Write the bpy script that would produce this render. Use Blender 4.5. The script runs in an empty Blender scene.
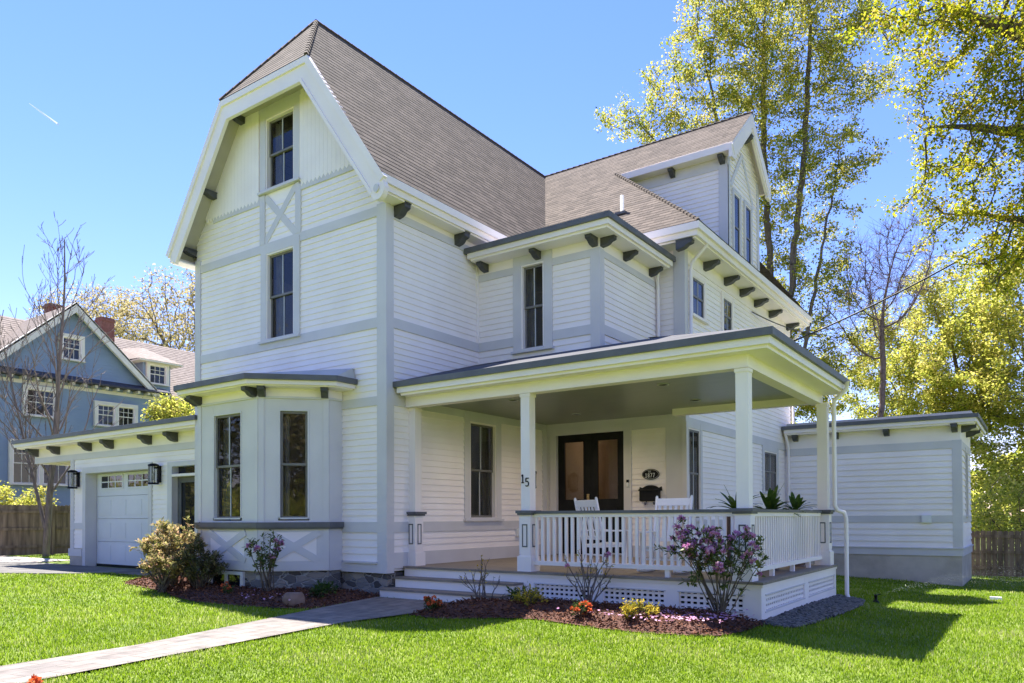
import bpy, math, random
import numpy as np
from mathutils import Vector, Matrix

SC = bpy.context.scene
COL = SC.collection
rad = math.radians

# ------------------------------------------------------------------ camera
cam = bpy.data.cameras.new('camera')
cam.sensor_width = 36.0
cam.lens = 753.2153 / 1024 * 36.0
cam.shift_y = (505.77 - 341.5) / 1024
cam.clip_start = 0.05
cam.clip_end = 6000
camo = bpy.data.objects.new('camera', cam)
COL.objects.link(camo)
_yw, _p, _r = 0.612418753, 0.0154072913, -0.00437018666
_f = np.array([-math.sin(_yw) * math.cos(_p), math.cos(_yw) * math.cos(_p), math.sin(_p)])
_rt = np.array([math.cos(_yw), math.sin(_yw), 0.0])
_up = np.cross(_rt, _f)
_rt2 = math.cos(_r) * _rt + math.sin(_r) * _up
_up2 = -math.sin(_r) * _rt + math.cos(_r) * _up
m4 = Matrix.Identity(4)
for i in range(3):
    m4[i][0] = _rt2[i]; m4[i][1] = _up2[i]; m4[i][2] = -_f[i]
m4[2][3] = 1.40
camo.matrix_world = m4
SC.camera = camo

# ------------------------------------------------------------------ light
SUN = Vector((-0.45, 0.25, 1.0)).normalized()          # towards the sun
sun_el = math.asin(SUN.z)
sun_az = math.atan2(SUN.x, SUN.y)
w = bpy.data.worlds.new('World'); SC.world = w
w.use_nodes = True
nt = w.node_tree
bg = nt.nodes['Background']
sky = nt.nodes.new('ShaderNodeTexSky')
sky.sky_type = 'NISHITA'; sky.sun_disc = False
sky.sun_elevation = sun_el; sky.sun_rotation = sun_az
sky.air_density = 1.0; sky.dust_density = 0.0; sky.ozone_density = 3.0
bg.inputs['Strength'].default_value = 0.098
hs = nt.nodes.new('ShaderNodeHueSaturation'); hs.inputs['Saturation'].default_value = 1.18
nt.links.new(sky.outputs[0], hs.inputs['Color'])
tint = nt.nodes.new('ShaderNodeMixRGB'); tint.blend_type = 'MULTIPLY'; tint.inputs[0].default_value = 1.0
tint.inputs[2].default_value = (0.98, 0.765, 1.0, 1)
nt.links.new(hs.outputs[0], tint.inputs[1])
nt.links.new(tint.outputs[0], bg.inputs['Color'])
sl = bpy.data.lights.new('sun', 'SUN')
sl.energy = 5.0; sl.angle = rad(0.53); sl.color = (1.0, 0.955, 0.88)
so = bpy.data.objects.new('sun', sl); COL.objects.link(so)
so.rotation_euler = SUN.to_track_quat('Z', 'Y').to_euler()
so.location = (0, 0, 40)
SC.view_settings.view_transform = 'Standard'
SC.view_settings.look = 'None'
SC.view_settings.exposure = 1.70
SC.view_settings.gamma = 1
SC.view_settings.use_curve_mapping = False

# ------------------------------------------------------------------ materials
MATS = {}
def mat(name, c1, c2=None, rough=0.6, scale=4.0, bump=0.0, bscale=None, spec=0.4, metal=0.0,
        detail=5.0, stretch=None, contrast=(0.35, 0.65), bdist=0.01):
    if name in MATS: return MATS[name]
    m = bpy.data.materials.new(name); m.use_nodes = True
    n = m.node_tree.nodes; l = m.node_tree.links
    b = n['Principled BSDF']
    b.inputs['Roughness'].default_value = rough
    b.inputs['Specular IOR Level'].default_value = spec
    b.inputs['Metallic'].default_value = metal
    c2 = c2 or c1
    tc = n.new('ShaderNodeTexCoord'); mp = n.new('ShaderNodeMapping')
    if stretch: mp.inputs['Scale'].default_value = stretch
    l.new(tc.outputs['Object'], mp.inputs['Vector'])
    ns = n.new('ShaderNodeTexNoise'); ns.inputs['Scale'].default_value = scale; ns.inputs['Detail'].default_value = detail
    l.new(mp.outputs[0], ns.inputs['Vector'])
    cr = n.new('ShaderNodeValToRGB')
    cr.color_ramp.elements[0].position = contrast[0]; cr.color_ramp.elements[1].position = contrast[1]
    cr.color_ramp.elements[0].color = (*c1, 1); cr.color_ramp.elements[1].color = (*c2, 1)
    l.new(ns.outputs[0], cr.inputs[0]); l.new(cr.outputs[0], b.inputs['Base Color'])
    if bump:
        nb = n.new('ShaderNodeTexNoise'); nb.inputs['Scale'].default_value = bscale or scale * 6; nb.inputs['Detail'].default_value = 4
        l.new(mp.outputs[0], nb.inputs['Vector'])
        bp = n.new('ShaderNodeBump'); bp.inputs['Strength'].default_value = bump; bp.inputs['Distance'].default_value = bdist
        l.new(nb.outputs[0], bp.inputs['Height']); l.new(bp.outputs[0], b.inputs['Normal'])
    MATS[name] = m
    return m

M_WHITE = mat('white_painted_clapboard', (0.88, 0.80, 0.77), (0.935, 0.86, 0.835), 0.5, 1.3, 0.15, 60, bdist=0.002)
M_CREAM = mat('white_painted_trim', (0.87, 0.78, 0.745), (0.92, 0.835, 0.80), 0.5, 1.1, 0.1, 60, bdist=0.002)
M_TRIM = mat('pale_blue_grey_trim', (0.60, 0.57, 0.58), (0.65, 0.62, 0.63), 0.5, 1.5, 0.1, 60, bdist=0.002)
M_PANEL = mat('pale_grey_panel', (0.61, 0.58, 0.59), (0.66, 0.63, 0.64), 0.5, 1.5, 0.1, 60, bdist=0.002)
M_DARK = mat('slate_grey_metal', (0.095, 0.095, 0.105), (0.13, 0.13, 0.14), 0.45, 3)
M_BRK = mat('charcoal_bracket', (0.055, 0.055, 0.06), (0.085, 0.085, 0.09), 0.55, 4)
M_SASH = mat('bronze_sash', (0.15, 0.14, 0.13), (0.19, 0.175, 0.165), 0.45, 5)
M_SASHL = mat('grey_sash', (0.42, 0.42, 0.43), (0.48, 0.48, 0.49), 0.45, 5)
M_STEP = mat('grey_brown_decking', (0.20, 0.165, 0.13), (0.28, 0.235, 0.19), 0.6, 3, 0.3, 40, stretch=(1, 14, 1))
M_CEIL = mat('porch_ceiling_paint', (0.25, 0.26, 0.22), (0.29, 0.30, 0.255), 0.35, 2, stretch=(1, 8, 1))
M_MEMB = mat('pale_membrane_roof', (0.45, 0.44, 0.45), (0.52, 0.51, 0.52), 0.6, 2)
M_MEMBP = mat('grey_porch_roofing', (0.095, 0.094, 0.10), (0.13, 0.128, 0.135), 0.95, 2, spec=0.1)
M_CONC = mat('concrete', (0.42, 0.365, 0.305), (0.56, 0.49, 0.415), 0.85, 2.2, 0.4, 30)
M_BLACK = mat('black_paint', (0.008, 0.008, 0.009), (0.013, 0.013, 0.014), 0.55, 4, spec=0.2)
M_BRASS = mat('aged_brass', (0.45, 0.33, 0.15), (0.55, 0.40, 0.2), 0.3, 8, metal=0.9)
M_CHAIR = mat('white_rocker_paint', (0.78, 0.79, 0.80), (0.84, 0.84, 0.85), 0.45, 5)
M_PLASTIC = mat('white_plastic', (0.72, 0.72, 0.72), (0.78, 0.78, 0.78), 0.4, 5)
M_LETTER = mat('white_lettering', (0.75, 0.74, 0.70), None, 0.5)
M_BARK = mat('grey_brown_bark', (0.085, 0.066, 0.05), (0.16, 0.128, 0.10), 0.9, 6, 0.8, 18, stretch=(3, 3, 0.5))
M_BARKL = mat('pale_bark', (0.11, 0.088, 0.078), (0.20, 0.16, 0.14), 0.9, 6, 0.5, 18, stretch=(3, 3, 0.5))
M_BARKR = mat('reddish_twig_bark', (0.14, 0.095, 0.10), (0.21, 0.15, 0.15), 0.9, 6)
M_FENCE = mat('weathered_fence_wood', (0.11, 0.08, 0.058), (0.25, 0.185, 0.135), 0.85, 2.5, 0.5, 25, stretch=(3, 3, 0.35))
M_BLUE = mat('blue_clapboard', (0.19, 0.26, 0.36), (0.215, 0.29, 0.395), 0.6, 1.2)
M_NTRIM = mat('cream_house_trim', (0.62, 0.585, 0.50), (0.70, 0.66, 0.57), 0.6, 2)
M_NROOF = mat('faded_brown_shingle', (0.19, 0.15, 0.128), (0.27, 0.22, 0.19), 0.9, 5, 0.4, 20)
M_NROOFD = mat('dark_shingle', (0.045, 0.045, 0.055), (0.075, 0.072, 0.085), 0.9, 6, 0.4, 20)
M_SHADE = mat('roman_blind_fabric', (0.5, 0.47, 0.42), (0.56, 0.53, 0.48), 0.9, 6)
M_POT = mat('brown_glazed_pot', (0.09, 0.06, 0.045), (0.14, 0.09, 0.065), 0.4, 5)
M_ROCK = mat('tan_boulder', (0.17, 0.105, 0.075), (0.28, 0.185, 0.14), 0.9, 5, 0.8, 14)
M_CABLE = mat('black_cable', (0.02, 0.02, 0.022), None, 0.6)
M_CHIM = mat('red_brick_chimney', (0.15, 0.06, 0.045), (0.23, 0.105, 0.08), 0.9, 12, 0.4, 40)
M_SPRAY = mat('water_droplets', (0.8, 0.82, 0.85), None, 0.2, spec=0.6)
M_SOFFIT = mat('shade_toned_soffit', (0.42, 0.38, 0.31), (0.46, 0.42, 0.35), 0.6, 2)  # pale painted soffit, with the shade under the rake put into its colour
M_DRIVE = mat('pale_driveway', (0.10, 0.094, 0.088), (0.16, 0.15, 0.14), 0.9, 1.5, 0.4, 50)
M_SOIL = mat('potting_soil', (0.03, 0.02, 0.015), (0.06, 0.04, 0.03), 0.95, 12)

def glass_mat(name, tint=(0.012, 0.014, 0.017), wav=0.02):
    m = bpy.data.materials.new(name); m.use_nodes = True
    n = m.node_tree.nodes; l = m.node_tree.links; b = n['Principled BSDF']
    b.inputs['Base Color'].default_value = (*tint, 1)
    b.inputs['Roughness'].default_value = 0.02
    b.inputs['IOR'].default_value = 1.5
    b.inputs['Specular IOR Level'].default_value = 0.5
    tc = n.new('ShaderNodeTexCoord'); ns = n.new('ShaderNodeTexNoise'); ns.inputs['Scale'].default_value = 2.2; ns.inputs['Detail'].default_value = 1
    l.new(tc.outputs['Object'], ns.inputs['Vector'])
    bp = n.new('ShaderNodeBump'); bp.inputs['Strength'].default_value = 0.25; bp.inputs['Distance'].default_value = wav
    l.new(ns.outputs[0], bp.inputs['Height']); l.new(bp.outputs[0], b.inputs['Normal'])
    return m
M_GLASS = glass_mat('dark_window_glass')

def clear_glass(name, tint=0.8, refl=0.05):
    m = bpy.data.materials.new(name); m.use_nodes = True
    n = m.node_tree.nodes; l = m.node_tree.links
    n.remove(n['Principled BSDF'])
    tr = n.new('ShaderNodeBsdfTransparent'); tr.inputs[0].default_value = (tint, tint, tint, 1)
    gl = n.new('ShaderNodeBsdfGlossy'); gl.inputs['Roughness'].default_value = 0.02
    lw = n.new('ShaderNodeLayerWeight'); lw.inputs[0].default_value = 0.5
    pw = n.new('ShaderNodeMath'); pw.operation = 'POWER'; pw.inputs[1].default_value = 4.0; l.new(lw.outputs['Facing'], pw.inputs[0])
    fr = n.new('ShaderNodeMath'); fr.operation = 'MULTIPLY_ADD'; fr.inputs[1].default_value = 0.55; fr.inputs[2].default_value = refl; l.new(pw.outputs[0], fr.inputs[0])
    mx = n.new('ShaderNodeMixShader')
    l.new(fr.outputs[0], mx.inputs[0]); l.new(tr.outputs[0], mx.inputs[1]); l.new(gl.outputs[0], mx.inputs[2])
    l.new(mx.outputs[0], n['Material Output'].inputs[0])
    return m
M_CLEAR = clear_glass('clear_glass')
M_PANE = clear_glass('window_glass', 0.66, 0.035)
M_CURT = mat('grey_linen_curtain', (0.42, 0.40, 0.37), (0.52, 0.50, 0.46), 0.9, 5)
M_VAPOUR = mat('thin_vapour', (0.8, 0.8, 0.8), None, 1.0, spec=0)
M_VAPOUR.node_tree.nodes['Principled BSDF'].inputs['Alpha'].default_value = 0.28

def shingle_mat(name, a, b_, c):
    m = bpy.data.materials.new(name); m.use_nodes = True
    n = m.node_tree.nodes; l = m.node_tree.links; b = n['Principled BSDF']
    b.inputs['Roughness'].default_value = 0.95; b.inputs['Specular IOR Level'].default_value = 0.15
    uv = n.new('ShaderNodeUVMap'); uv.uv_map = 'UVMap'
    br = n.new('ShaderNodeTexBrick')
    br.inputs['Scale'].default_value = 1.0
    br.inputs['Brick Width'].default_value = 0.30; br.inputs['Row Height'].default_value = 0.15
    br.inputs['Mortar Size'].default_value = 0.006; br.inputs['Bias'].default_value = 0.0
    br.offset = 0.37
    br.inputs['Color1'].default_value = (*a, 1); br.inputs['Color2'].default_value = (*b_, 1); br.inputs['Mortar'].default_value = (*[v * 0.45 for v in c], 1)
    l.new(uv.outputs[0], br.inputs['Vector'])
    ns = n.new('ShaderNodeTexNoise'); ns.inputs['Scale'].default_value = 7; ns.inputs['Detail'].default_value = 8
    l.new(uv.outputs[0], ns.inputs['Vector'])
    cr = n.new('ShaderNodeValToRGB'); cr.color_ramp.elements[0].position = 0.3; cr.color_ramp.elements[1].position = 0.7
    cr.color_ramp.elements[0].color = (*c, 1); cr.color_ramp.elements[1].color = (*[min(1, v * 2.1) for v in c], 1)
    l.new(ns.outputs[0], cr.inputs[0])
    mx = n.new('ShaderNodeMixRGB'); mx.inputs[0].default_value = 0.45
    l.new(br.outputs['Color'], mx.inputs[1]); l.new(cr.outputs[0], mx.inputs[2])
    l.new(mx.outputs[0], b.inputs['Base Color'])
    n2 = n.new('ShaderNodeTexNoise'); n2.inputs['Scale'].default_value = 60
    l.new(uv.outputs[0], n2.inputs['Vector'])
    ad = n.new('ShaderNodeMath'); ad.operation = 'MULTIPLY_ADD'; ad.inputs[1].default_value = -0.8
    l.new(br.outputs['Fac'], ad.inputs[0]); l.new(n2.outputs[0], ad.inputs[2])
    bp = n.new('ShaderNodeBump'); bp.inputs['Strength'].default_value = 0.5; bp.inputs['Distance'].default_value = 0.006
    l.new(ad.outputs[0], bp.inputs['Height']); l.new(bp.outputs[0], b.inputs['Normal'])
    return m
M_SHIN = shingle_mat('brown_asphalt_shingle', (0.205, 0.163, 0.133), (0.080, 0.064, 0.054), (0.074, 0.059, 0.049))

def stone_mat():
    m = bpy.data.materials.new('fieldstone_foundation'); m.use_nodes = True
    n = m.node_tree.nodes; l = m.node_tree.links; b = n['Principled BSDF']
    b.inputs['Roughness'].default_value = 0.9
    tc = n.new('ShaderNodeTexCoord'); mp = n.new('ShaderNodeMapping'); mp.inputs['Scale'].default_value = (5.0, 5.0, 11.0)
    l.new(tc.outputs['Object'], mp.inputs[0])
    ns = n.new('ShaderNodeTexNoise'); ns.inputs['Scale'].default_value = 1.3
    l.new(mp.outputs[0], ns.inputs['Vector'])
    mxv = n.new('ShaderNodeMixRGB'); mxv.inputs[0].default_value = 0.3
    l.new(mp.outputs[0], mxv.inputs[1]); l.new(ns.outputs['Color'], mxv.inputs[2])
    vo = n.new('ShaderNodeTexVoronoi'); vo.inputs['Scale'].default_value = 1.2
    ve = n.new('ShaderNodeTexVoronoi'); ve.feature = 'DISTANCE_TO_EDGE'; ve.inputs['Scale'].default_value = 1.2
    l.new(mxv.outputs[0], vo.inputs['Vector']); l.new(mxv.outputs[0], ve.inputs['Vector'])
    cr = n.new('ShaderNodeValToRGB')
    e = cr.color_ramp.elements
    e[0].position = 0; e[0].color = (0.07, 0.06, 0.055, 1); e[1].position = 1; e[1].color = (0.34, 0.29, 0.24, 1)
    x = e.new(0.5); x.color = (0.17, 0.165, 0.165, 1)
    sep = n.new('ShaderNodeSeparateColor'); l.new(vo.outputs['Color'], sep.inputs[0]); l.new(sep.outputs[0], cr.inputs[0])
    mr = n.new('ShaderNodeValToRGB'); mr.color_ramp.elements[0].position = 0.03; mr.color_ramp.elements[1].position = 0.07
    l.new(ve.outputs['Distance'], mr.inputs[0])
    mx = n.new('ShaderNodeMixRGB'); mx.inputs[1].default_value = (0.36, 0.34, 0.32, 1)
    l.new(mr.outputs[0], mx.inputs[0]); l.new(cr.outputs[0], mx.inputs[2]); l.new(mx.outputs[0], b.inputs['Base Color'])
    bp = n.new('ShaderNodeBump'); bp.inputs['Strength'].default_value = 0.9; bp.inputs['Distance'].default_value = 0.04
    l.new(mr.outputs[0], bp.inputs['Height']); l.new(bp.outputs[0], b.inputs['Normal'])
    return m
M_STONE = stone_mat()

def paver_mat():
    m = bpy.data.materials.new('grey_concrete_pavers'); m.use_nodes = True
    n = m.node_tree.nodes; l = m.node_tree.links; b = n['Principled BSDF']
    b.inputs['Roughness'].default_value = 0.85
    uv = n.new('ShaderNodeUVMap'); uv.uv_map = 'UVMap'
    br = n.new('ShaderNodeTexBrick'); br.inputs['Scale'].default_value = 1
    br.inputs['Brick Width'].default_value = 0.42; br.inputs['Row Height'].default_value = 0.21; br.inputs['Mortar Size'].default_value = 0.006
    br.inputs['Color1'].default_value = (0.27, 0.232, 0.205, 1); br.inputs['Color2'].default_value = (0.175, 0.156, 0.145, 1); br.inputs['Mortar'].default_value = (0.10, 0.09, 0.08, 1)
    l.new(uv.outputs[0], br.inputs['Vector'])
    ns = n.new('ShaderNodeTexNoise'); ns.inputs['Scale'].default_value = 5; ns.inputs['Detail'].default_value = 9
    l.new(uv.outputs[0], ns.inputs['Vector'])
    cr = n.new('ShaderNodeValToRGB'); cr.color_ramp.elements[0].color = (0.62, 0.6, 0.58, 1); cr.color_ramp.elements[1].color = (1.1, 1.08, 1.05, 1)
    cr.color_ramp.elements[0].position = 0.3; cr.color_ramp.elements[1].position = 0.7
    l.new(ns.outputs[0], cr.inputs[0])
    mx = n.new('ShaderNodeMixRGB'); mx.blend_type = 'MULTIPLY'; mx.inputs[0].default_value = 1
    l.new(br.outputs[0], mx.inputs[1]); l.new(cr.outputs[0], mx.inputs[2]); l.new(mx.outputs[0], b.inputs['Base Color'])
    bp = n.new('ShaderNodeBump'); bp.inputs['Strength'].default_value = 0.6; bp.inputs['Distance'].default_value = 0.006; bp.invert = True
    l.new(br.outputs['Fac'], bp.inputs['Height']); l.new(bp.outputs[0], b.inputs['Normal'])
    return m
M_PAVER = paver_mat()
M_ASPH = mat('asphalt', (0.055, 0.055, 0.06), (0.085, 0.083, 0.085), 0.9, 3, 0.5, 120)
M_GROUND = mat('lawn_soil', (0.09, 0.14, 0.015), (0.16, 0.21, 0.03), 0.95, 1.2, 0.6, 60)
M_MULCH = mat('red_brown_mulch', (0.06, 0.026, 0.018), (0.15, 0.066, 0.045), 0.95, 22, 1.0, 45, bdist=0.03)
M_PEBBLE = mat('dark_river_pebble', (0.035, 0.032, 0.030), (0.19, 0.172, 0.158), 0.7, 16)

def leaf_mat(name, cols, trans=0.45, rough=0.55):
    m = bpy.data.materials.new(name); m.use_nodes = True
    n = m.node_tree.nodes; l = m.node_tree.links; b = n['Principled BSDF']
    b.inputs['Roughness'].default_value = rough + .1; b.inputs['Specular IOR Level'].default_value = 0.12
    at = n.new('ShaderNodeAttribute'); at.attribute_name = 'lv'
    cr = n.new('ShaderNodeValToRGB'); e = cr.color_ramp.elements
    e[0].position = 0; e[0].color = (*cols[0], 1); e[1].position = 1; e[1].color = (*cols[-1], 1)
    for i, c in enumerate(cols[1:-1]):
        x = e.new((i + 1) / (len(cols) - 1)); x.color = (*c, 1)
    l.new(at.outputs['Fac'], cr.inputs[0]); l.new(cr.outputs[0], b.inputs['Base Color'])
    tr = n.new('ShaderNodeBsdfTranslucent'); l.new(cr.outputs[0], tr.inputs[0])
    mx = n.new('ShaderNodeMixShader'); mx.inputs[0].default_value = trans
    l.new(b.outputs[0], mx.inputs[1]); l.new(tr.outputs[0], mx.inputs[2])
    l.new(mx.outputs[0], n['Material Output'].inputs[0])
    return m
M_LSPRING = leaf_mat('spring_leaves', [(0.13, 0.17, 0.018), (0.26, 0.25, 0.025), (0.36, 0.30, 0.04), (0.30, 0.22, 0.05)])
M_LMAPLE = leaf_mat('maple_leaves', [(0.13, 0.18, 0.025), (0.33, 0.35, 0.045), (0.50, 0.45, 0.08), (0.54, 0.44, 0.12)], 0.62)
M_LOVER = leaf_mat('lime_leaves', [(0.11, 0.16, 0.010), (0.30, 0.33, 0.014), (0.50, 0.46, 0.025), (0.46, 0.34, 0.08)], 0.62)
M_LYEL = leaf_mat('yellow_green_leaves', [(0.22, 0.27, 0.035), (0.45, 0.46, 0.075), (0.62, 0.58, 0.13), (0.58, 0.48, 0.17)], 0.62)
M_LOAK = leaf_mat('tan_oak_buds', [(0.28, 0.22, 0.09), (0.46, 0.38, 0.17), (0.56, 0.48, 0.25)], 0.5)
M_LRHO = leaf_mat('rhododendron_leaves', [(0.04, 0.07, 0.02), (0.11, 0.15, 0.04), (0.24, 0.26, 0.07)], 0.35, 0.35)
M_LPIER = leaf_mat('pink_tan_shrub_leaves', [(0.14, 0.16, 0.04), (0.36, 0.32, 0.11), (0.54, 0.41, 0.20), (0.54, 0.30, 0.20)], 0.5)
M_LBUSH = leaf_mat('olive_shrub_leaves', [(0.06, 0.075, 0.03), (0.14, 0.14, 0.055), (0.26, 0.21, 0.10)], 0.3)
M_LGOLD = leaf_mat('golden_leaves', [(0.14, 0.18, 0.02), (0.50, 0.38, 0.04), (0.60, 0.46, 0.05)], 0.35)
M_LFERN = leaf_mat('dark_green_leaves', [(0.02, 0.055, 0.012), (0.05, 0.10, 0.02), (0.09, 0.15, 0.03)], 0.3, 0.35)
M_PURP = leaf_mat('purple_petals', [(0.40, 0.14, 0.34), (0.62, 0.28, 0.50), (0.80, 0.52, 0.66)], 0.3)
M_ORANGE = leaf_mat('orange_petals', [(0.60, 0.07, 0.03), (0.75, 0.16, 0.05), (0.80, 0.30, 0.12)], 0.3)
M_GRASS = leaf_mat('grass_blades', [(0.10, 0.17, 0.010), (0.195, 0.31, 0.014), (0.30, 0.40, 0.032), (0.50, 0.48, 0.25)], 0.5, 0.5)
M_CHIPS = leaf_mat('mulch_chips', [(0.045, 0.02, 0.014), (0.125, 0.052, 0.030), (0.25, 0.115, 0.065)], 0.0, 0.9)

# ------------------------------------------------------------------ mesh helpers
class Fr:
    """local frame: a along u, b along n (outward), c along v"""
    def __init__(s, o, u, n, v=(0, 0, 1)):
        s.o = np.array(o, float); s.u = np.array(u, float); s.n = np.array(n, float); s.v = np.array(v, float)
    def p(s, a, b, c): return s.o + s.u * a + s.n * b + s.v * c
    def at(s, a, b, c): return Fr(s.p(a, b, c), s.u, s.n, s.v)
W0 = Fr((0, 0, 0), (1, 0, 0), (0, 1, 0))
def front(Y): return Fr((0, Y, 0), (1, 0, 0), (0, -1, 0))       # faces -Y, a = X
def side(X): return Fr((X, 0, 0), (0, 1, 0), (1, 0, 0))         # faces +X, a = Y

class MB:
    def __init__(s): s.v = []; s.f = []; s.m = []; s.uv = []; s.ms = []; s.smooth = []; s.hasuv = False
    def mi(s, m):
        if m not in s.ms: s.ms.append(m)
        return s.ms.index(m)
    def face(s, pts, m, uv=None, sm=False):
        i = len(s.v); s.v.extend([tuple(p) for p in pts]); s.f.append(tuple(range(i, i + len(pts))))
        s.m.append(s.mi(m)); s.smooth.append(sm)
        if uv is not None: s.hasuv = True
        s.uv.append(uv or [(0, 0)] * len(pts))
    def box(s, F, a0, a1, b0, b1, c0, c1, m):
        P = [F.p(a, b, c) for c in (c0, c1) for b in (b0, b1) for a in (a0, a1)]
        i = len(s.v); s.v.extend([tuple(p) for p in P]); k = s.mi(m)
        for q in ((0, 2, 3, 1), (4, 5, 7, 6), (0, 1, 5, 4), (2, 6, 7, 3), (0, 4, 6, 2), (1, 3, 7, 5)):
            s.f.append(tuple(i + j for j in q)); s.m.append(k); s.smooth.append(False); s.uv.append([(0, 0)] * 4)
    def wbox(s, x0, x1, y0, y1, z0, z1, m): s.box(W0, x0, x1, y0, y1, z0, z1, m)
    def prism(s, F, prof, a0, a1, m):
        """profile of (b, c) extruded along a"""
        n = len(prof)
        A = [F.p(a0, b, c) for b, c in prof]; B = [F.p(a1, b, c) for b, c in prof]
        s.face(A, m); s.face(B[::-1], m)
        for i in range(n):
            j = (i + 1) % n
            s.face([A[i], B[i], B[j], A[j]], m)
    def poly(s, F, pts, b0, b1, m):
        """polygon of (a, c) extruded along b"""
        n = len(pts)
        A = [F.p(a, b0, c) for a, c in pts]; B = [F.p(a, b1, c) for a, c in pts]
        s.face(A, m); s.face(B[::-1], m)
        for i in range(n):
            j = (i + 1) % n
            s.face([A[i], B[i], B[j], A[j]], m)
    def bar(s, F, p, q, wid, b0, b1, m):
        """board from (a,c) p to q of given width in the plane of F"""
        p = np.array(p, float); q = np.array(q, float); d = (q - p) / np.linalg.norm(q - p); t = np.array([-d[1], d[0]]) * wid / 2
        s.poly(F, [p + t, q + t, q - t, p - t], b0, b1, m)
    def tube(s, pts, rs, m, n=6, caps=True):
        pts = [np.array(p, float) for p in pts]
        if np.isscalar(rs): rs = [rs] * len(pts)
        i0 = len(s.v); k = s.mi(m); prev = None
        for i, p in enumerate(pts):
            d = pts[min(i + 1, len(pts) - 1)] - pts[max(i - 1, 0)]
            L = np.linalg.norm(d); d = d / L if L > 1e-9 else np.array([0, 0, 1.0])
            if prev is None:
                x = np.cross(d, (0, 0, 1.0))
                if np.linalg.norm(x) < 1e-3: x = np.cross(d, (1.0, 0, 0))
            else: x = prev - d * (prev @ d)
            x /= np.linalg.norm(x); prev = x; y = np.cross(d, x)
            for j in range(n):
                t = 2 * math.pi * j / n
                s.v.append(tuple(p + (x * math.cos(t) + y * math.sin(t)) * rs[i]))
        for i in range(len(pts) - 1):
            for j in range(n):
                a = i0 + i * n + j; b = i0 + i * n + (j + 1) % n
                s.f.append((a, b, b + n, a + n)); s.m.append(k); s.smooth.append(True); s.uv.append([(0, 0)] * 4)
        if caps and n > 3:
            for e, o in ((0, 1), (len(pts) - 1, -1)):
                s.f.append(tuple(i0 + e * n + j for j in range(n))[::o]); s.m.append(k); s.smooth.append(False); s.uv.append([(0, 0)] * n)
    def lathe(s, F, prof, m, n=16):
        """profile of (r, c) turned about the c axis of F"""
        i0 = len(s.v); k = s.mi(m)
        for r, c in prof:
            for j in range(n):
                t = 2 * math.pi * j / n
                s.v.append(tuple(F.p(r * math.cos(t), r * math.sin(t), c)))
        for i in range(len(prof) - 1):
            for j in range(n):
                a = i0 + i * n + j; b = i0 + i * n + (j + 1) % n
                s.f.append((a, b, b + n, a + n)); s.m.append(k); s.smooth.append(True); s.uv.append([(0, 0)] * 4)
        for e in (0, len(prof) - 1):
            s.f.append(tuple(i0 + e * n + j for j in range(n))); s.m.append(k); s.smooth.append(False); s.uv.append([(0, 0)] * n)
    def courses(s, F, c0, c1, lo, hi, exp, lip, m, holes=(), uvm=False, top=True):
        """overlapping boards or shingle courses in the plane of F: real lapped geometry"""
        n = max(1, int(round((c1 - c0) / exp))); e = (c1 - c0) / n
        for k in range(n):
            za, zb = c0 + k * e, c0 + (k + 1) * e
            br = [za, zb]
            for h in holes:
                for z in (h[2], h[3]):
                    if za < z < zb: br.append(z)
            br.sort()
            for z0, z1 in zip(br[:-1], br[1:]):
                zm = (z0 + z1) / 2
                b0 = lip * (1 - (z0 - za) / e); b1 = lip * (1 - (z1 - za) / e)
                spans = [(lo(z0), hi(z0), lo(z1), hi(z1))]
                for h in holes:
                    if h[2] <= zm <= h[3]:
                        ns = []
                        for (l0, h0, l1, h1) in spans:
                            if h[1] <= min(l0, l1) or h[0] >= max(h0, h1): ns.append((l0, h0, l1, h1)); continue
                            if h[0] > l0: ns.append((l0, h[0], l1, h[0]))
                            if h[1] < h0: ns.append((h[1], h0, h[1], h1))
                        spans = ns
                for (l0, h0, l1, h1) in spans:
                    if h0 - l0 < 1e-4 and h1 - l1 < 1e-4: continue
                    uv = [(l0, z0), (h0, z0), (h1, z1), (l1, z1)] if uvm else None
                    s.face([F.p(l0, b0, z0), F.p(h0, b0, z0), F.p(h1, b1, z1), F.p(l1, b1, z1)], m, uv)
                    if z0 == za:
                        s.face([F.p(l0, 0, z0), F.p(h0, 0, z0), F.p(h0, b0, z0), F.p(l0, b0, z0)], m,
                               [(l0, z0), (h0, z0), (h0, z0), (l0, z0)] if uvm else None)
    def build(s, name, parent=None, local=False):
        me = bpy.data.meshes.new(name)
        off = np.zeros(3)
        if parent is not None and not local:
            p = parent
            while p is not None: off += np.array(p.location); p = p.parent
        V = np.array(s.v) - off
        me.from_pydata(V.tolist(), [], s.f)
        for m in s.ms: me.materials.append(m)
        me.polygons.foreach_set('material_index', s.m)
        me.polygons.foreach_set('use_smooth', s.smooth)
        if s.hasuv:
            ul = me.uv_layers.new(name='UVMap')
            ul.data.foreach_set('uv', [x for u in s.uv for q in u for x in q])
        me.update()
        o = bpy.data.objects.new(name, me); COL.objects.link(o)
        if parent is not None: o.parent = parent
        return o

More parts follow.
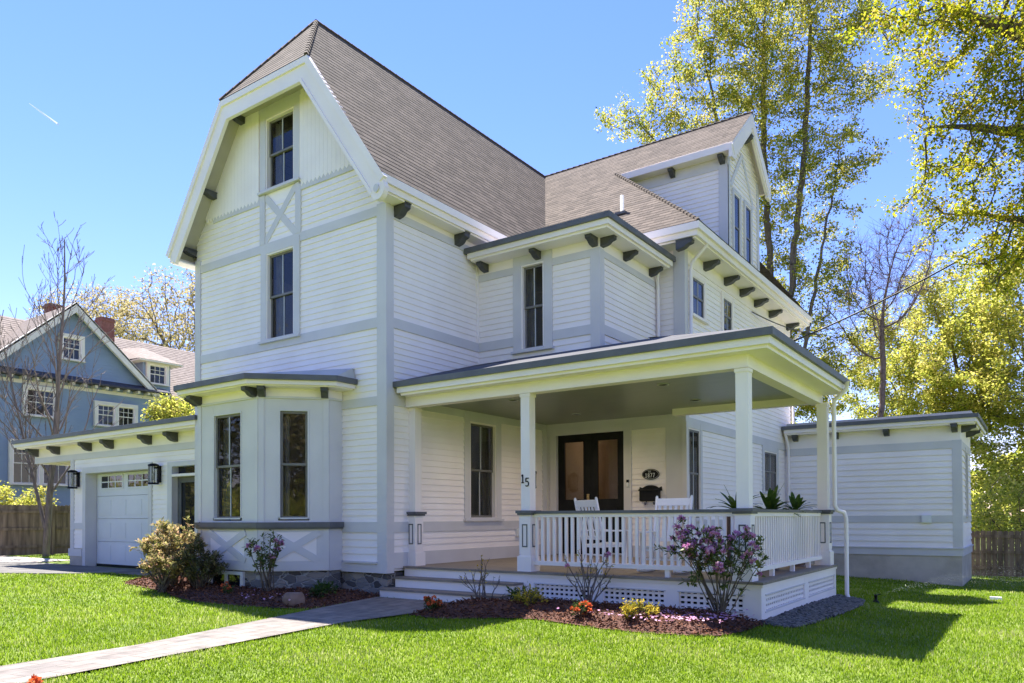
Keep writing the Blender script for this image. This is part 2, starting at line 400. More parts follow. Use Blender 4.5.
def tag(o, label=None, cat=None, group=None, kind=None):
    if label: o['label'] = label
    if cat: o['category'] = cat
    if group: o['group'] = group
    if kind: o['kind'] = kind
    return o
def thing(name, loc, label, cat, group=None, rz=0.0):
    o = bpy.data.objects.new(name, None); COL.objects.link(o)
    o.location = loc; o.rotation_euler = (0, 0, rz); o.empty_display_size = 0.2
    return tag(o, label, cat, group)
def clone(root, loc, rz=None, label=None):
    r = root.copy(); COL.objects.link(r); r.location = loc
    if rz is not None: r.rotation_euler = (0, 0, rz)
    if label: r['label'] = label
    for ch in list(root.children):
        c = ch.copy(); COL.objects.link(c); c.parent = r
        for g in list(ch.children):
            d = g.copy(); COL.objects.link(d); d.parent = c
    return r

def quads_mesh(name, V, F, mats, parent=None, lv=None, off=None):
    """fast mesh from numpy: V (n,3), F (m,k)"""
    me = bpy.data.meshes.new(name)
    V = np.asarray(V, np.float32); F = np.asarray(F, np.int32)
    if parent is not None:
        o_ = np.zeros(3); p = parent
        while p is not None: o_ += np.array(p.location); p = p.parent
        V = V - o_.astype(np.float32)
    me.vertices.add(len(V)); me.vertices.foreach_set('co', V.ravel())
    k = F.shape[1]
    me.loops.add(F.size); me.loops.foreach_set('vertex_index', F.ravel())
    me.polygons.add(len(F)); me.polygons.foreach_set('loop_start', np.arange(0, F.size, k, dtype=np.int32))
    me.polygons.foreach_set('loop_total', np.full(len(F), k, np.int32))
    for m in mats: me.materials.append(m)
    if lv is not None:
        a = me.attributes.new('lv', 'FLOAT', 'FACE'); a.data.foreach_set('value', np.asarray(lv, np.float32))
    me.update(calc_edges=True)
    o = bpy.data.objects.new(name, me); COL.objects.link(o)
    if parent is not None: o.parent = parent
    return o

# ------------------------------------------------------------------ terrain
def ss(a, b, x):
    t = np.clip((np.asarray(x, float) - a) / (b - a), 0, 1); return t * t * (3 - 2 * t)
def g(x, y):
    z = 0.13 * ss(-10, -17, x)
    z = z - 0.11 * ss(-3.4, -1.6, x) * ss(4.5, 7.5, y)
    z = z - 0.30 * ss(11.5, 23, y) * ss(-7.5, -3.5, x)
    return z
def inpoly(px, py, poly):
    px = np.asarray(px); py = np.asarray(py); r = np.zeros(px.shape, bool); n = len(poly)
    for i in range(n):
        x0, y0 = poly[i]; x1, y1 = poly[(i + 1) % n]
        if y0 == y1: continue
        c = ((y0 > py) != (y1 > py)) & (px < (x1 - x0) * (py - y0) / (y1 - y0) + x0)
        r ^= c
    return r

WALK = [(-7.6, -3.0), (-7.85, 1.5), (-8.0, 3.03), (-8.1, 4.41), (-8.61, 6.2), (-9.02, 7.59), (-9.49, 9.42), (-7.6, 9.45), (-7.42, 8.4), (-7.45, 7.8), (-7.55, 6.9), (-7.45, 6.03), (-7.3, 5.0), (-7.06, 3.06), (-6.75, 1.5), (-6.4, -3.0)]
BED_R = [(-7.42, 8.0), (-7.0, 7.86), (-6.57, 7.98), (-6.11, 8.42), (-5.6, 8.56), (-5.0, 8.42), (-4.5, 8.30), (-3.9, 8.26), (-3.4, 8.36), (-3.1, 8.58), (-2.98, 9.09), (-2.95, 9.95), (-3.0, 10.0), (-6.9, 10.0), (-6.9, 9.5), (-7.5, 9.5), (-7.45, 8.8)]
BED_L = [(-15.4, 9.7), (-15.5, 8.3), (-15.0, 7.86), (-14.29, 7.74), (-13.28, 7.66), (-12.4, 7.4), (-11.9, 7.25), (-11.35, 7.18), (-10.47, 7.28), (-9.6, 7.46), (-9.1, 7.66), (-9.5, 9.42), (-9.5, 9.75)]
PEB = [(-3.03, 9.95), (-2.80, 9.85), (-2.60, 10.0), (-2.50, 10.7), (-2.44, 12.0), (-2.42, 13.4), (-2.55, 14.3), (-3.03, 14.7)]
DRIVE = [(-24.3, 10.0), (-17.3, 10.0), (-17.6, 9.2), (-18.3, 8.4), (-20.5, 7.2), (-24.0, 6.6), (-60, 6.0), (-60, 9.2), (-26.0, 9.4)]
STRIP = [(-17.3, 10.0), (-15.3, 10.0), (-15.4, 9.0), (-17.7, 9.0)]

def sheet(name, poly, dz, m, step=0.12, mound=0.0, uvm=None, kind='structure', cat=None, label=None, edge=0.25):
    """a sheet cut on a grid to an outline, draped on the terrain"""
    P = np.array(poly); x0, y0 = P.min(0); x1, y1 = P.max(0)
    # sutherland-free: triangulate via bmesh fill, then subdivide by grid bisect
    import bmesh
    bm = bmesh.new()
    vs = [bm.verts.new((p[0], p[1], 0)) for p in poly]
    bm.faces.new(vs)
    def cut(co, no):
        bmesh.ops.bisect_plane(bm, geom=bm.verts[:] + bm.edges[:] + bm.faces[:], plane_co=co, plane_no=no)
    for x in np.arange(x0 + step, x1, step): cut((x, 0, 0), (1, 0, 0))
    for y in np.arange(y0 + step, y1, step): cut((0, y, 0), (0, 1, 0))
    A = np.array([v.co[:] for v in bm.verts])
    d = np.full(len(A), 9.0)
    for i in range(len(P)):
        a = P[i]; b = P[(i + 1) % len(P)]; ab = b - a
        t = np.clip(((A[:, :2] - a) @ ab) / max(ab @ ab, 1e-9), 0, 1)
        d = np.minimum(d, np.linalg.norm(A[:, :2] - (a + t[:, None] * ab), axis=1))
    rg = np.random.default_rng(3)
    Z = g(A[:, 0], A[:, 1]) + dz + mound * ss(0, edge, d) + (rg.random(len(A)) - 0.5) * 0.03 * (mound > 0) * ss(0, 0.1, d)
    for v, z in zip(bm.verts, Z): v.co.z = z
    me = bpy.data.meshes.new(name)
    ul = bm.loops.layers.uv.new('UVMap')
    for f in bm.faces:
        for lp in f.loops:
            c = lp.vert.co
            lp[ul].uv = uvm(c.x, c.y) if uvm else (c.x, c.y)
    bmesh.ops.recalc_face_normals(bm, faces=bm.faces)
    bm.to_mesh(me); bm.free()
    me.materials.append(m)
    if mound: me.polygons.foreach_set('use_smooth', [True] * len(me.polygons))
    o = bpy.data.objects.new(name, me); COL.objects.link(o)
    o['kind'] = kind
    return o

# ground: one sheet to the horizon, finer near the house
def axis(lim, fine, st):
    a = list(np.arange(-fine, fine + 1e-6, st)); x = fine; s_ = st
    while x < lim:
        s_ *= 1.35; x += s_; a.append(x); a.insert(0, -x)
    return np.array(a)
ax = axis(2500, 34, 0.6)
XX, YY = np.meshgrid(ax, ax + 8, indexing='ij')
ZZ = g(XX, YY)
V = np.stack([XX, YY, ZZ], -1).reshape(-1, 3); n_ = len(ax)
ii, jj = np.meshgrid(np.arange(n_ - 1), np.arange(n_ - 1), indexing='ij')
Fq = np.stack([ii * n_ + jj, (ii + 1) * n_ + jj, (ii + 1) * n_ + jj + 1, ii * n_ + jj + 1], -1).reshape(-1, 4)
go = quads_mesh('lawn', V, Fq, [M_GROUND]); go['kind'] = 'structure'
go.data.polygons.foreach_set('use_smooth', [True] * len(go.data.polygons))

rot = rad(12)
wk = sheet('path', WALK, 0.028, M_PAVER, 0.25, uvm=lambda x, y: (y * math.cos(rot) - x * math.sin(rot), x * math.cos(rot) + y * math.sin(rot)))
dv = sheet('driveway', DRIVE, 0.022, M_DRIVE, 0.6)
sb = sheet('driveway_edge', [(-60, 9.2), (-26, 9.4), (-24.3, 10.0), (-24.3, 11.2), (-60, 11.2)], 0.018, M_CONC, 0.8)
st = sheet('side_path', STRIP, 0.016, M_PAVER, 0.4)
bl = sheet('mulch_bed', BED_L, 0.02, M_MULCH, 0.09, mound=0.10, edge=0.6)
br_ = sheet('mulch_bed', BED_R, 0.02, M_MULCH, 0.09, mound=0.14, edge=0.5)
pb = sheet('pebble_strip', PEB, 0.012, M_PEBBLE, 0.3)
# ------------------------------------------------------------------ the house
house = thing('victorian_house', (-9.45, 12.0, 0.0), 'large white clapboard house with pale blue grey trim, steep brown roof and corner porch', 'house')
XW, YF, XB, YB, XM, YM = -9.45, 9.6, -6.63, 12.27, -6.03, 14.85
EXP, LIP = 0.117, 0.017
FF, FS = front(YF), side(XW)
HZ = Fr((0, 0, 0), (1, 0, 0), (0, 0, 1), (0, 1, 0))             # plan polygons

def const(v): return lambda c: v
def window(parent, F, w, h, casing=0.17, cm=None, sill=True, sm=None, muntin=True, head=True, name='window', cas_proud=0.04, grid=None, curtain=True, rec=1.0):
    """double hung window; F at the bottom centre of the opening on the wall face"""
    cm = cm or M_TRIM; sm = sm or M_SASH
    a = w / 2; b = MB(); P = cas_proud; real = not parent.name.startswith('blue')
    if casing:
        b.box(F, -a - casing, -a, -0.10, P, -0.02, h + (casing if head else 0.0), cm)
        b.box(F, a, a + casing, -0.10, P, -0.02, h + (casing if head else 0.0), cm)
        if head: b.box(F, -a, a, -0.10, P - 0.003, h, h + casing, cm)
    # inner stop bead
    t = 0.03
    for x0, x1, c0, c1 in ((-a, -a + t, 0, h), (a - t, a, 0, h), (-a + t, a - t, h - t, h)):
        b.box(F, x0, x1, -0.09, P - 0.012, c0, c1, M_CREAM if casing else cm)
    if sill:
        b.box(F, -a - casing - 0.03, a + casing + 0.03, -0.09, P + 0.05, -0.065, -0.02, cm)
        b.box(F, -a, a, -0.09, P + 0.02, -0.02, 0.012, cm)
    else: b.box(F, -a, a, -0.09, P - 0.012, -0.0, 0.03, cm)
    wo = b.build(name, parent)
    i = a - t; mid = h * 0.5
    for lo_, hi_, d in ((mid - 0.02, h - t, -0.035 * rec), (0.012, mid + 0.02, -0.065 * rec)):
        s = MB(); f = 0.042
        s.box(F, -i, -i + f, d - 0.03, d, lo_, hi_, sm); s.box(F, i - f, i, d - 0.03, d, lo_, hi_, sm)
        s.box(F, -i + f, i - f, d - 0.03, d - 0.002, lo_, lo_ + f, sm); s.box(F, -i + f, i - f, d - 0.03, d - 0.002, hi_ - f, hi_, sm)
        if grid:
            gx, gz = grid if d > -0.05 else (grid[0], 1) if len(grid) == 2 else grid[:2]
            for k in range(1, gx):
                x = -i + f + (2 * i - 2 * f) * k / gx; s.box(F, x - 0.012, x + 0.012, d - 0.022, d - 0.006, lo_ + f, hi_ - f, sm)
            for k in range(1, gz):
                z = lo_ + f + (hi_ - lo_ - 2 * f) * k / gz; s.box(F, -i + f, i - f, d - 0.022, d - 0.008, z - 0.012, z + 0.012, sm)
        elif muntin: s.box(F, -0.013, 0.013, d - 0.022, d - 0.006, lo_ + f, hi_ - f, M_SASHL if sm is M_SASH else sm)
        so_ = s.build('sash', wo)
        p = MB(); p.box(F, -i + f * .5, i - f * .5, d - 0.020, d - 0.014, lo_ + f * .5, hi_ - f * .5, M_PANE if real else M_GLASS); p.build('pane', wo)
    if real and curtain:
        for e in (-1, 1):
            cu = MB(); xs = np.linspace(.38 if e < 0 else .62, 1.02, 15) * a; yb = -.20 + .022 * np.sin(xs * 55 + e)
            for k in range(14): cu.face([F.p(e * xs[k], yb[k], .0), F.p(e * xs[k + 1], yb[k + 1], .0), F.p(e * xs[k + 1], yb[k + 1], h), F.p(e * xs[k], yb[k], h)], M_CURT, sm=True)
            cu.build('curtain', wo)
    return wo

def brk(F, d=0.30, h=0.22, w=0.13):
    b = MB()
    b.prism(F, [(0, 0), (d, 0), (d, -h * .32), (d - .025, -h * .42), (d * .72, -h * .50), (d * .55, -h * .78), (d * .38, -h * .9), (0.0, -h)], -w / 2, w / 2, M_BRK)
    b.box(F, -w / 2 - 0.012, w / 2 + 0.012, 0, d + 0.012, -0.0, 0.028, M_BRK)
    b.build('bracket', house)

def mitre(pts, off):
    pts = [np.array(p, float) for p in pts]; out = []
    nn = []
    for a, b in zip(pts[:-1], pts[1:]):
        d = (b - a) / np.linalg.norm(b - a); nn.append(np.array([d[1], -d[0]]))
    for i, p in enumerate(pts):
        if i == 0: out.append(p + nn[0] * off)
        elif i == len(pts) - 1: out.append(p + nn[-1] * off)
        else:
            m = nn[i - 1] + nn[i]; m /= np.linalg.norm(m); out.append(p + m * off / (m @ nn[i]))
    return out
def band(mb, F, pts, o0, o1, b0, b1, m):
    A = mitre(pts, o0); B = mitre(pts, o1)
    for i in range(len(pts) - 1): mb.poly(F, [A[i], A[i + 1], B[i + 1], B[i]], b0, b1, m)

# --- front gable wall
XCc = -12.35
hi_g = lambda z: min(XW, XCc + (11.66 - z) / 1.398)
lo_g = lambda z: max(-15.25, XCc - (11.66 - z) / 1.398)
fw = MB()
W1 = (-12.36, 0.88, 8.05, 1.45); W2 = (-12.35, 0.86, 5.0, 1.75)
holes = [(W1[0] - .5, W1[0] + .5, W1[2] - .03, W1[2] + W1[3] + .1), (W2[0] - .5, W2[0] + .5, W2[2] - .03, W2[2] + W2[3] + .1), (-14.0, -10.7, 0.2, 3.5)]
for z0, z1 in ((0.62, 1.14), (1.33, 3.41), (3.57, 4.80), (4.98, 6.80), (6.97, 7.80)):
    fw.courses(FF, z0, z1, lo_g, hi_g, EXP, LIP, M_WHITE, holes)
# backing behind trims
fw.box(FF, -15.25, -13.2, -0.12, -0.02, 0.45, 7.8, M_WHITE); fw.box(FF, -11.5, XW, -0.12, -0.02, 0.45, 7.8, M_WHITE)
wall_f = fw.build('front_wall', house)
bbs = [MB(), MB()]                                              # board and batten with pointed ends
x = -15.0
while x < -9.6:
    zt = min(9.95, 11.70 - 1.398 * max(abs(x - XCc), abs(x + .116 - XCc)))
    if zt > 8.0 and not (-12.98 < x + .058 < -11.74):
        bbs[x > XCc].poly(FF, [(x + .001, 7.93), (x + .058, 7.86), (x + .115, 7.93), (x + .115, zt), (x + .001, zt)], 0.0, 0.034, M_WHITE)
    x += 0.116
for bb, s_x in zip(bbs, (-1, 1)):
    q_ = [(XCc + s_x * a, c) for a, c in ((2.85, 6.9), (.60, 6.9), (.60, 10.0), (1.20, 10.0), (2.85, 7.7))]
    bb.poly(FF, q_, -0.1, -0.004, M_WHITE); bb.build('gable_boarding', wall_f)
t = MB()
for z0, z1 in ((1.14, 1.33), (3.41, 3.57), (4.80, 4.98), (6.80, 6.97)): t.box(FF, -15.10, -9.62, -0.02, 0.028, z0, z1, M_TRIM)
for x0, x1 in ((-14.62, -13.0), (-11.72, -10.08)): t.box(FF, x0, x1, -0.02, 0.030, 7.80, 7.97, M_TRIM)
t.box(FF, -15.27, -15.08, -0.05, 0.036, 0.45, 7.1, M_TRIM); t.box(FF, -9.645, XW + .036, -0.05, 0.036, 0.42, 7.0, M_TRIM)
t.box(FF, -15.08, -9.645, -0.02, 0.026, 0.42, 0.60, M_TRIM); t.box(FF, -10.5, -9.645, -0.02, 0.060, 0.585, 0.62, M_TRIM)
# crossed panel between the two gable windows
t.box(FF, -12.99, -12.83, -0.02, 0.034, 6.97, 7.97, M_TRIM); t.box(FF, -11.88, -11.72, -0.02, 0.034, 6.97, 7.97, M_TRIM)
t.bar(FF, (-12.83, 7.0), (-11.88, 7.93), 0.14, 0.0, 0.024, M_TRIM); t.bar(FF, (-12.83, 7.93), (-11.88, 7.0), 0.14, 0.0, 0.021, M_TRIM)
t.build('trim_board', wall_f)
wp = MB(); wp.box(FF, -12.84, -11.86, -0.05, 0.004, 6.97, 7.98, M_WHITE); wp.build('crossed_panel', wall_f)
window(house, FF.at(W1[0], 0, W1[2]), W1[1], W1[3]); window(house, FF.at(W2[0], 0, W2[2]), W2[1], W2[3])
# trim between the windows up to the soffit
tt = MB(); tt.box(FF, -13.0, -12.80, -0.02, 0.038, 9.67, 9.96, M_TRIM); tt.box(FF, -11.92, -11.72, -0.02, 0.038, 9.67, 9.96, M_TRIM); tt.box(FF, -12.8, -11.92, -0.02, 0.036, 9.67, 9.96, M_TRIM)
tt.build('trim_board', wall_f)
# --- main side wall (upper storey, and the porch wall below it)
sw = MB()
PW = (12.39, 0.90, 1.39, 1.96)                                   # porch window on this wall
h2 = [(PW[0] - .5, PW[0] + .5, PW[2] - .03, PW[2] + PW[3] + .1)]
for z0, z1 in ((3.57, 4.80), (4.98, 6.76)): sw.courses(FS, z0, z1, const(9.6), const(12.27), EXP, LIP, M_WHITE)
for z0, z1 in ((0.78, 1.14), (1.33, 3.41)): sw.courses(FS, z0, z1, const(9.6), const(14.85), EXP, LIP, M_WHITE, h2)
sw.box(FS, 9.62, 11.8, -0.12, -0.02, 0.45, 7.0, M_WHITE); sw.box(FS, 12.9, 14.9, -0.12, -0.02, 0.45, 7.0, M_WHITE)
sw.box(FS, 11.8, 12.9, -0.12, -0.02, 3.5, 7.0, M_WHITE)
wall_s = sw.build('side_wall', house)
t = MB()
t.box(FS, 9.58, 9.76, -0.05, 0.030, 0.42, 7.0, M_TRIM)
t.box(FS, 9.76, 12.27, -0.02, 0.026, 4.80, 4.98, M_TRIM); t.box(FS, 9.76, 12.27, -0.02, 0.026, 6.76, 6.90, M_TRIM)
t.box(FS, 9.76, 12.27, -0.02, 0.020, 6.90, 7.10, M_CREAM)
t.box(FS, 9.76, 14.85, -0.02, 0.026, 1.14, 1.33, M_TRIM); t.box(FS, 9.76, 14.85, -0.02, 0.026, 3.41, 3.62, M_TRIM)
t.box(FS, 9.76, 14.85, -0.02, 0.028, 0.5, 0.78, M_TRIM); t.box(FS, 14.66, 14.85, -0.02, 0.032, 0.78, 3.41, M_TRIM)
t.box(FS, 12.20, 12.268, -0.02, 0.03, 4.98, 6.76, M_WHITE)
t.build('trim_board', wall_s)
window(house, FS.at(PW[0], 0, PW[2]), PW[1], PW[3])
# unseen sides so the house is a closed body
bk = MB()
bk.wbox(-15.25, -15.15, 9.62, 24.0, 0.3, 7.2, M_WHITE); bk.wbox(-15.25, -9.4, 23.9, 24.0, 0.3, 7.2, M_WHITE)
bk.build('rear_wall', house)

# --- main roof
ze, zr, xe = 7.28, 11.85, 3.27
Lr = math.hypot(xe, zr - ze); vx, vz = xe / Lr, (zr - ze) / Lr
cc = (9.98 - ze) / vz; Yr0, Yr1 = 9.12, 24.4
rf = MB()
for sgn in (1, -1):
    F = Fr((XCc + sgn * xe, 0, ze), (0, 1, 0), (sgn * vz, 0, vx), (-sgn * vx, 0, vz))
    rf.courses(F, 0, cc, const(Yr0), const(Yr1), 0.15, 0.0045, M_SHIN, uvm=True)
    rf.courses(F, cc, Lr, lambda c: Yr0 + (c - cc) / (Lr - cc) * 1.37, const(Yr1), 0.15, 0.0045, M_SHIN, uvm=True)
    rf.box(F, Yr0, Yr1, -0.05, -0.002, 0.0, 0.6, M_SHIN)
Lh = math.hypot(1.37, zr - 9.98); xh = (zr - 9.98) / (zr - ze) * xe
F = Fr((XCc, Yr0, 9.98), (1, 0, 0), (0, -(zr - 9.98) / Lh, 1.37 / Lh), (0, 1.37 / Lh, (zr - 9.98) / Lh))
rf.courses(F, 0, Lh, lambda c: -xh * (1 - c / Lh), lambda c: xh * (1 - c / Lh), 0.15, 0.0045, M_SHIN, uvm=True)
roof = rf.build('gable_roof', house)
def cap(p, q, wdt=0.10):                                        # ridge and hip caps
    rc = MB()
    p = np.array(p); q = np.array(q); n = int(np.linalg.norm(q - p) / 0.2) + 1
    for i in range(n):
        a = p + (q - p) * i / n; b = p + (q - p) * (i + 1.15) / n
        rc.tube([a + [0, 0, -.008], b + [0, 0, -.016]], [wdt * .5, wdt * .48], M_SHIN, 5)
    rc.build('ridge_cap', roof)
cap((XCc, Yr0 + 1.37, zr), (XCc, Yr1, zr)); cap((XCc + xh, Yr0, 9.98), (XCc, Yr0 + 1.37, zr)); cap((XCc - xh, Yr0, 9.98), (XCc, Yr0 + 1.37, zr))
cap((XCc, 19.45, 11.87), (-6.02, 19.45, 11.87)); cap((-5.5, 14.3, 7.29), (-9.15, 17.93, 10.53))
# bargeboards following the clipped gable
O = [(XCc - 3.33, 7.19), (XCc - xh - .02, 9.96), (XCc + xh + .02, 9.96), (XCc + 3.33, 7.19)]
bg_ = MB()
band(bg_, FF, O, 0.0, 0.12, 0.40, 0.49, M_CREAM); band(bg_, FF, O, 0.12, 0.36, 0.40, 0.455, M_CREAM); band(bg_, FF, O, 0.36, 0.42, 0.40, 0.475, M_CREAM)
cx, cz = -9.20, 7.02
bg_.poly(FF, [(cx + .17 * math.cos(a), cz + .19 * math.sin(a)) for a in np.linspace(0, 2 * math.pi, 20)[:-1]], 0.36, 0.47, M_CREAM)
bg_.poly(FF, [(cx + .06 * math.cos(a), cz + .07 * math.sin(a)) for a in np.linspace(0, 2 * math.pi, 14)[:-1]], 0.46, 0.50, M_TRIM)
bg_.build('bargeboard', roof)
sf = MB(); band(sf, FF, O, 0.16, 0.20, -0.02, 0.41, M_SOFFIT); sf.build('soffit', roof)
for sx in (-1, 1):
    for ax_, az_ in ((1.24, 9.74), (2.22, 8.40), (3.00, 7.32)):
        brk(FF.at(XCc + sx * (ax_ - .04), 0.0, az_), 0.36, 0.11, 0.14)
# eave cornice, right hand side
ev = MB()
for sx in (1, -1):
    F = Fr((XCc, 0, 0), (0, 1, 0), (sx, 0, 0))
    y1 = 24.2
    ev.box(F, 9.14, y1, 3.14, 3.29, 7.13, 7.265, M_CREAM); ev.box(F, 9.16, y1, 3.10, 3.24, 7.02, 7.13, M_CREAM); ev.box(F, 9.2, y1, 2.9, 3.20, 6.99, 7.02, M_CREAM)
ev.build('eave_cornice', roof)
for y in (9.85, 11.55): brk(FS.at(y, 0.02, 6.99), 0.27, 0.20, 0.15)

# --- upper room over the porch
FB, FBS = front(YB), side(XB)
ub = MB(); UW = (-8.09, 0.53, 4.70, 1.67)
for z0, z1 in ((4.3, 4.80), (4.98, 6.24)):
    ub.courses(FB, z0, z1, const(XW), const(XB), EXP, LIP, M_WHITE, [(UW[0] - .35, UW[0] + .35, UW[2] - .03, 6.5)])
    ub.courses(FBS, z0, z1, const(YB), const(YM), EXP, LIP, M_WHITE)
ub.box(FB, XW, -8.45, -0.12, -0.02, 4.3, 6.7, M_WHITE); ub.box(FB, -7.7, XB, -0.12, -0.02, 4.3, 6.7, M_WHITE); ub.box(FBS, YB + .1, YM, -0.12, -0.02, 4.3, 6.7, M_WHITE)
wall_u = ub.build('upper_room_wall', house)
t = MB()
t.box(FB, XW + .02, UW[0] - .42, -0.02, 0.026, 4.80, 4.98, M_TRIM); t.box(FB, UW[0] + .42, -6.80, -0.02, 0.026, 4.80, 4.98, M_TRIM); t.box(FBS, YB + .15, YM, -0.02, 0.026, 4.80, 4.98, M_TRIM)
t.box(FB, XW + .02, UW[0] - .42, -0.02, 0.024, 6.24, 6.38, M_TRIM); t.box(FB, UW[0] + .42, -6.80, -0.02, 0.024, 6.24, 6.38, M_TRIM); t.box(FBS, YB + .15, YM, -0.02, 0.024, 6.24, 6.36, M_TRIM)
t.box(FB, XW, XB + .02, -0.02, 0.018, 6.37, 6.6, M_CREAM); t.box(FBS, YB + .01, YM, -0.02, 0.018, 6.355, 6.6, M_CREAM)
t.box(FB, -6.80, XB + .032, -0.05, 0.032, 4.3, 6.38, M_TRIM); t.box(FBS, YB - .03, YB + .15, -0.05, 0.030, 4.3, 6.375, M_TRIM)
t.build('trim_board', wall_u)
window(house, FB.at(UW[0], 0, UW[2]), UW[1], UW[3], casing=0.19)
def slabs(mb, x0, x1, y0, y1, zt, dark=True, top=None):
    """stacked eave mouldings of a low roof: gutter, fascia, bed mould, soffit"""
    mb.wbox(x0, x1, y0, y1, zt - 0.10, zt, M_DARK if dark else M_CREAM)
    mb.wbox(x0 + .05, x1 - .05, y0 + .05, y1 - .05, zt - 0.20, zt - 0.10, M_CREAM)
    mb.wbox(x0 + .10, x1 - .10, y0 + .10, y1 - .10, zt - 0.245, zt - 0.20, M_CREAM)
ur = MB(); slabs(ur, XW + .02, -6.15, 11.77, 14.72, 6.80)
ur.wbox(XW + .1, -6.35, 11.95, 14.7, 6.80, 6.86, M_MEMB)
ur.build('upper_room_roof', house)
for x_ in (-9.22, -7.94): brk(FB.at(x_, 0.02, 6.555), 0.27, 0.15, 0.12)
brk(FB.at(-6.70, 0.02, 6.553), 0.28, 0.15, 0.12); brk(FBS.at(12.34, 0.02, 6.553), 0.28, 0.15, 0.12)
for y_ in (13.27, 14.45): brk(FBS.at(y_, 0.02, 6.555), 0.27, 0.15, 0.12)

# --- rear wing
FMf, FMs = front(YM), side(XM)
YW1 = 22.9
SW = (15.24, 0.66, 1.36, 1.90); TW = (20.78, 1.16, 2.05, 1.10); V1 = (15.58, 0.70, 5.70, 0.83); V2 = (17.44, 0.62, 5.70, 0.83)
wg = MB()
hw = [(q[0] - q[1] / 2 - .1, q[0] + q[1] / 2 + .1, q[2] - .03, q[2] + q[3] + .08) for q in (SW, TW, V1, V2)]
for z0, z1 in ((0.45, 1.14), (1.33, 3.28), (3.48, 6.70)):
    wg.courses(FMs, z0, z1, const(YM), const(YW1), EXP, LIP, M_WHITE, hw)
wg.courses(FMf, 4.3, 6.70, const(XB), const(XM), EXP, LIP, M_WHITE)
DX0, DX1 = -9.16, -7.43
wg.courses(FMf, 0.78, 3.28, const(XW), const(XM), EXP, LIP, M_WHITE, [(DX0 - .18, DX1 + .14, 0.5, 3.5)])
wg.box(FMf, -7.35, XM, -0.12, -0.02, 0.5, 7.0, M_WHITE); wg.box(FMf, XW, -9.3, -0.12, -0.02, 0.5, 7.0, M_WHITE); wg.box(FMf, -9.3, -7.35, -0.12, -0.02, 3.4, 7.0, M_WHITE)
for y0, y1, z0, z1 in ((15.75, 20.1, .3, 5.5), (21.5, 22.9, .3, 5.5), (14.97, 22.9, 3.5, 5.5), (14.97, 22.9, 6.7, 7.1), (16.1, 17.0, 5.5, 6.7), (17.9, 22.9, 5.5, 6.7)):
    wg.box(FMs, y0, y1, -0.12, -0.02, z0, z1, M_WHITE)
wg.wbox(-6.1, XM - .005, 22.8, 22.9, 0.3, 7.1, M_WHITE); wg.wbox(-9.5, -6.1, 22.8, 22.9, 0.3, 7.1, M_WHITE)
wall_w = wg.build('wing_wall', house)
fd = MB(); fd.wbox(-9.4, XM - .02, 15.0, 22.85, -0.6, 0.45, M_CONC); fd.build('foundation', wall_w)
t = MB()
t.box(FMs, YM - .03, YM + .15, -0.05, 0.030, 0.45, 7.0, M_TRIM); t.box(FMf, -6.25, XM + .032, -0.05, 0.032, 0.45, 7.0, M_TRIM)
t.box(FMs, YM + .15, YW1, -0.02, 0.022, 6.70, 7.05, M_CREAM); t.box(FMf, XB, -6.25, -0.02, 0.022, 6.70, 7.05, M_CREAM)
for z0, z1 in ((1.14, 1.33), (3.28, 3.48)): t.box(FMs, YM + .15, YW1, -0.02, 0.026, z0, z1, M_TRIM)
t.box(FMf, XW + .03, -6.25, -0.02, 0.028, 3.28, 3.62, M_TRIM); t.box(FMf, XW + .03, DX0 - .2, -0.02, 0.024, 0.5, 3.28, M_TRIM)
t.box(FMf, DX1 + .2, -6.25, -0.02, 0.026, 0.5, 0.78, M_TRIM); t.box(FMf, -6.45, -6.25, -0.02, 0.029, 0.78, 3.28, M_TRIM)
t.box(FMs, YM + .15, YW1, -0.02, 0.028, 0.3, 0.45, M_TRIM)
t.build('trim_board', wall_w)
window(house, FMs.at(SW[0], 0.04, SW[2]), SW[1], SW[3], casing=0.12, rec=0.25, cas_proud=0.012)
window(house, FMs.at(TW[0], 0.035, TW[2]), TW[1], TW[3], casing=0.14, rec=0.25, cas_proud=0.012)
for q in (V1, V2): window(house, FMs.at(q[0], 0.035, q[2]), q[1], q[3], casing=0.10, cm=M_CREAM, rec=0.25, cas_proud=0.012)
# wing cornice and roofs
wc = MB()
wc.wbox(-8.9, -5.48, 14.28, 23.3, 7.13, 7.275, M_CREAM); wc.wbox(-8.9, -5.54, 14.34, 23.24, 7.02, 7.13, M_CREAM); wc.wbox(-8.9, -5.60, 14.40, 23.18, 6.985, 7.02, M_CREAM)
wc.build('wing_cornice', house)
for y_ in (14.45, 15.97, 17.28, 18.4, 19.54, 20.82, 22.54): brk(FMs.at(y_, 0.02, 6.985), 0.34, 0.17, 0.15)
s_ = 4.59 / 5.17; Ls = math.hypot(5.17, 4.59); vy, vzz = 5.17 / Ls, 4.59 / Ls
cr_ = MB()
F = Fr((0, 14.28, 7.28), (1, 0, 0), (0, -vzz, vy), (0, vy, vzz))
cd = (17.92 - 14.28) / vy
val = lambda c: XCc + (11.86 - (7.28 + c * vzz)) / 1.398 - 0.06
cr_.courses(F, 0, cd, val, lambda c: -5.47 - c * vy, 0.15, 0.0045, M_SHIN, uvm=True)
cr_.courses(F, cd, Ls, val, const(-6.0), 0.15, 0.0045, M_SHIN, uvm=True)
cr_.box(F, -9.15, -6.0, -0.05, -0.004, cd, Ls - .05, M_CREAM)
F = Fr((-5.47, 0, 7.28), (0, 1, 0), (vzz, 0, vy), (-vy, 0, vzz))
cr_.courses(F, 0, cd + .3, lambda c: 14.28 + c * vy, lambda c: 23.3 - c * vy * .8, 0.15, 0.0045, M_SHIN, uvm=True)
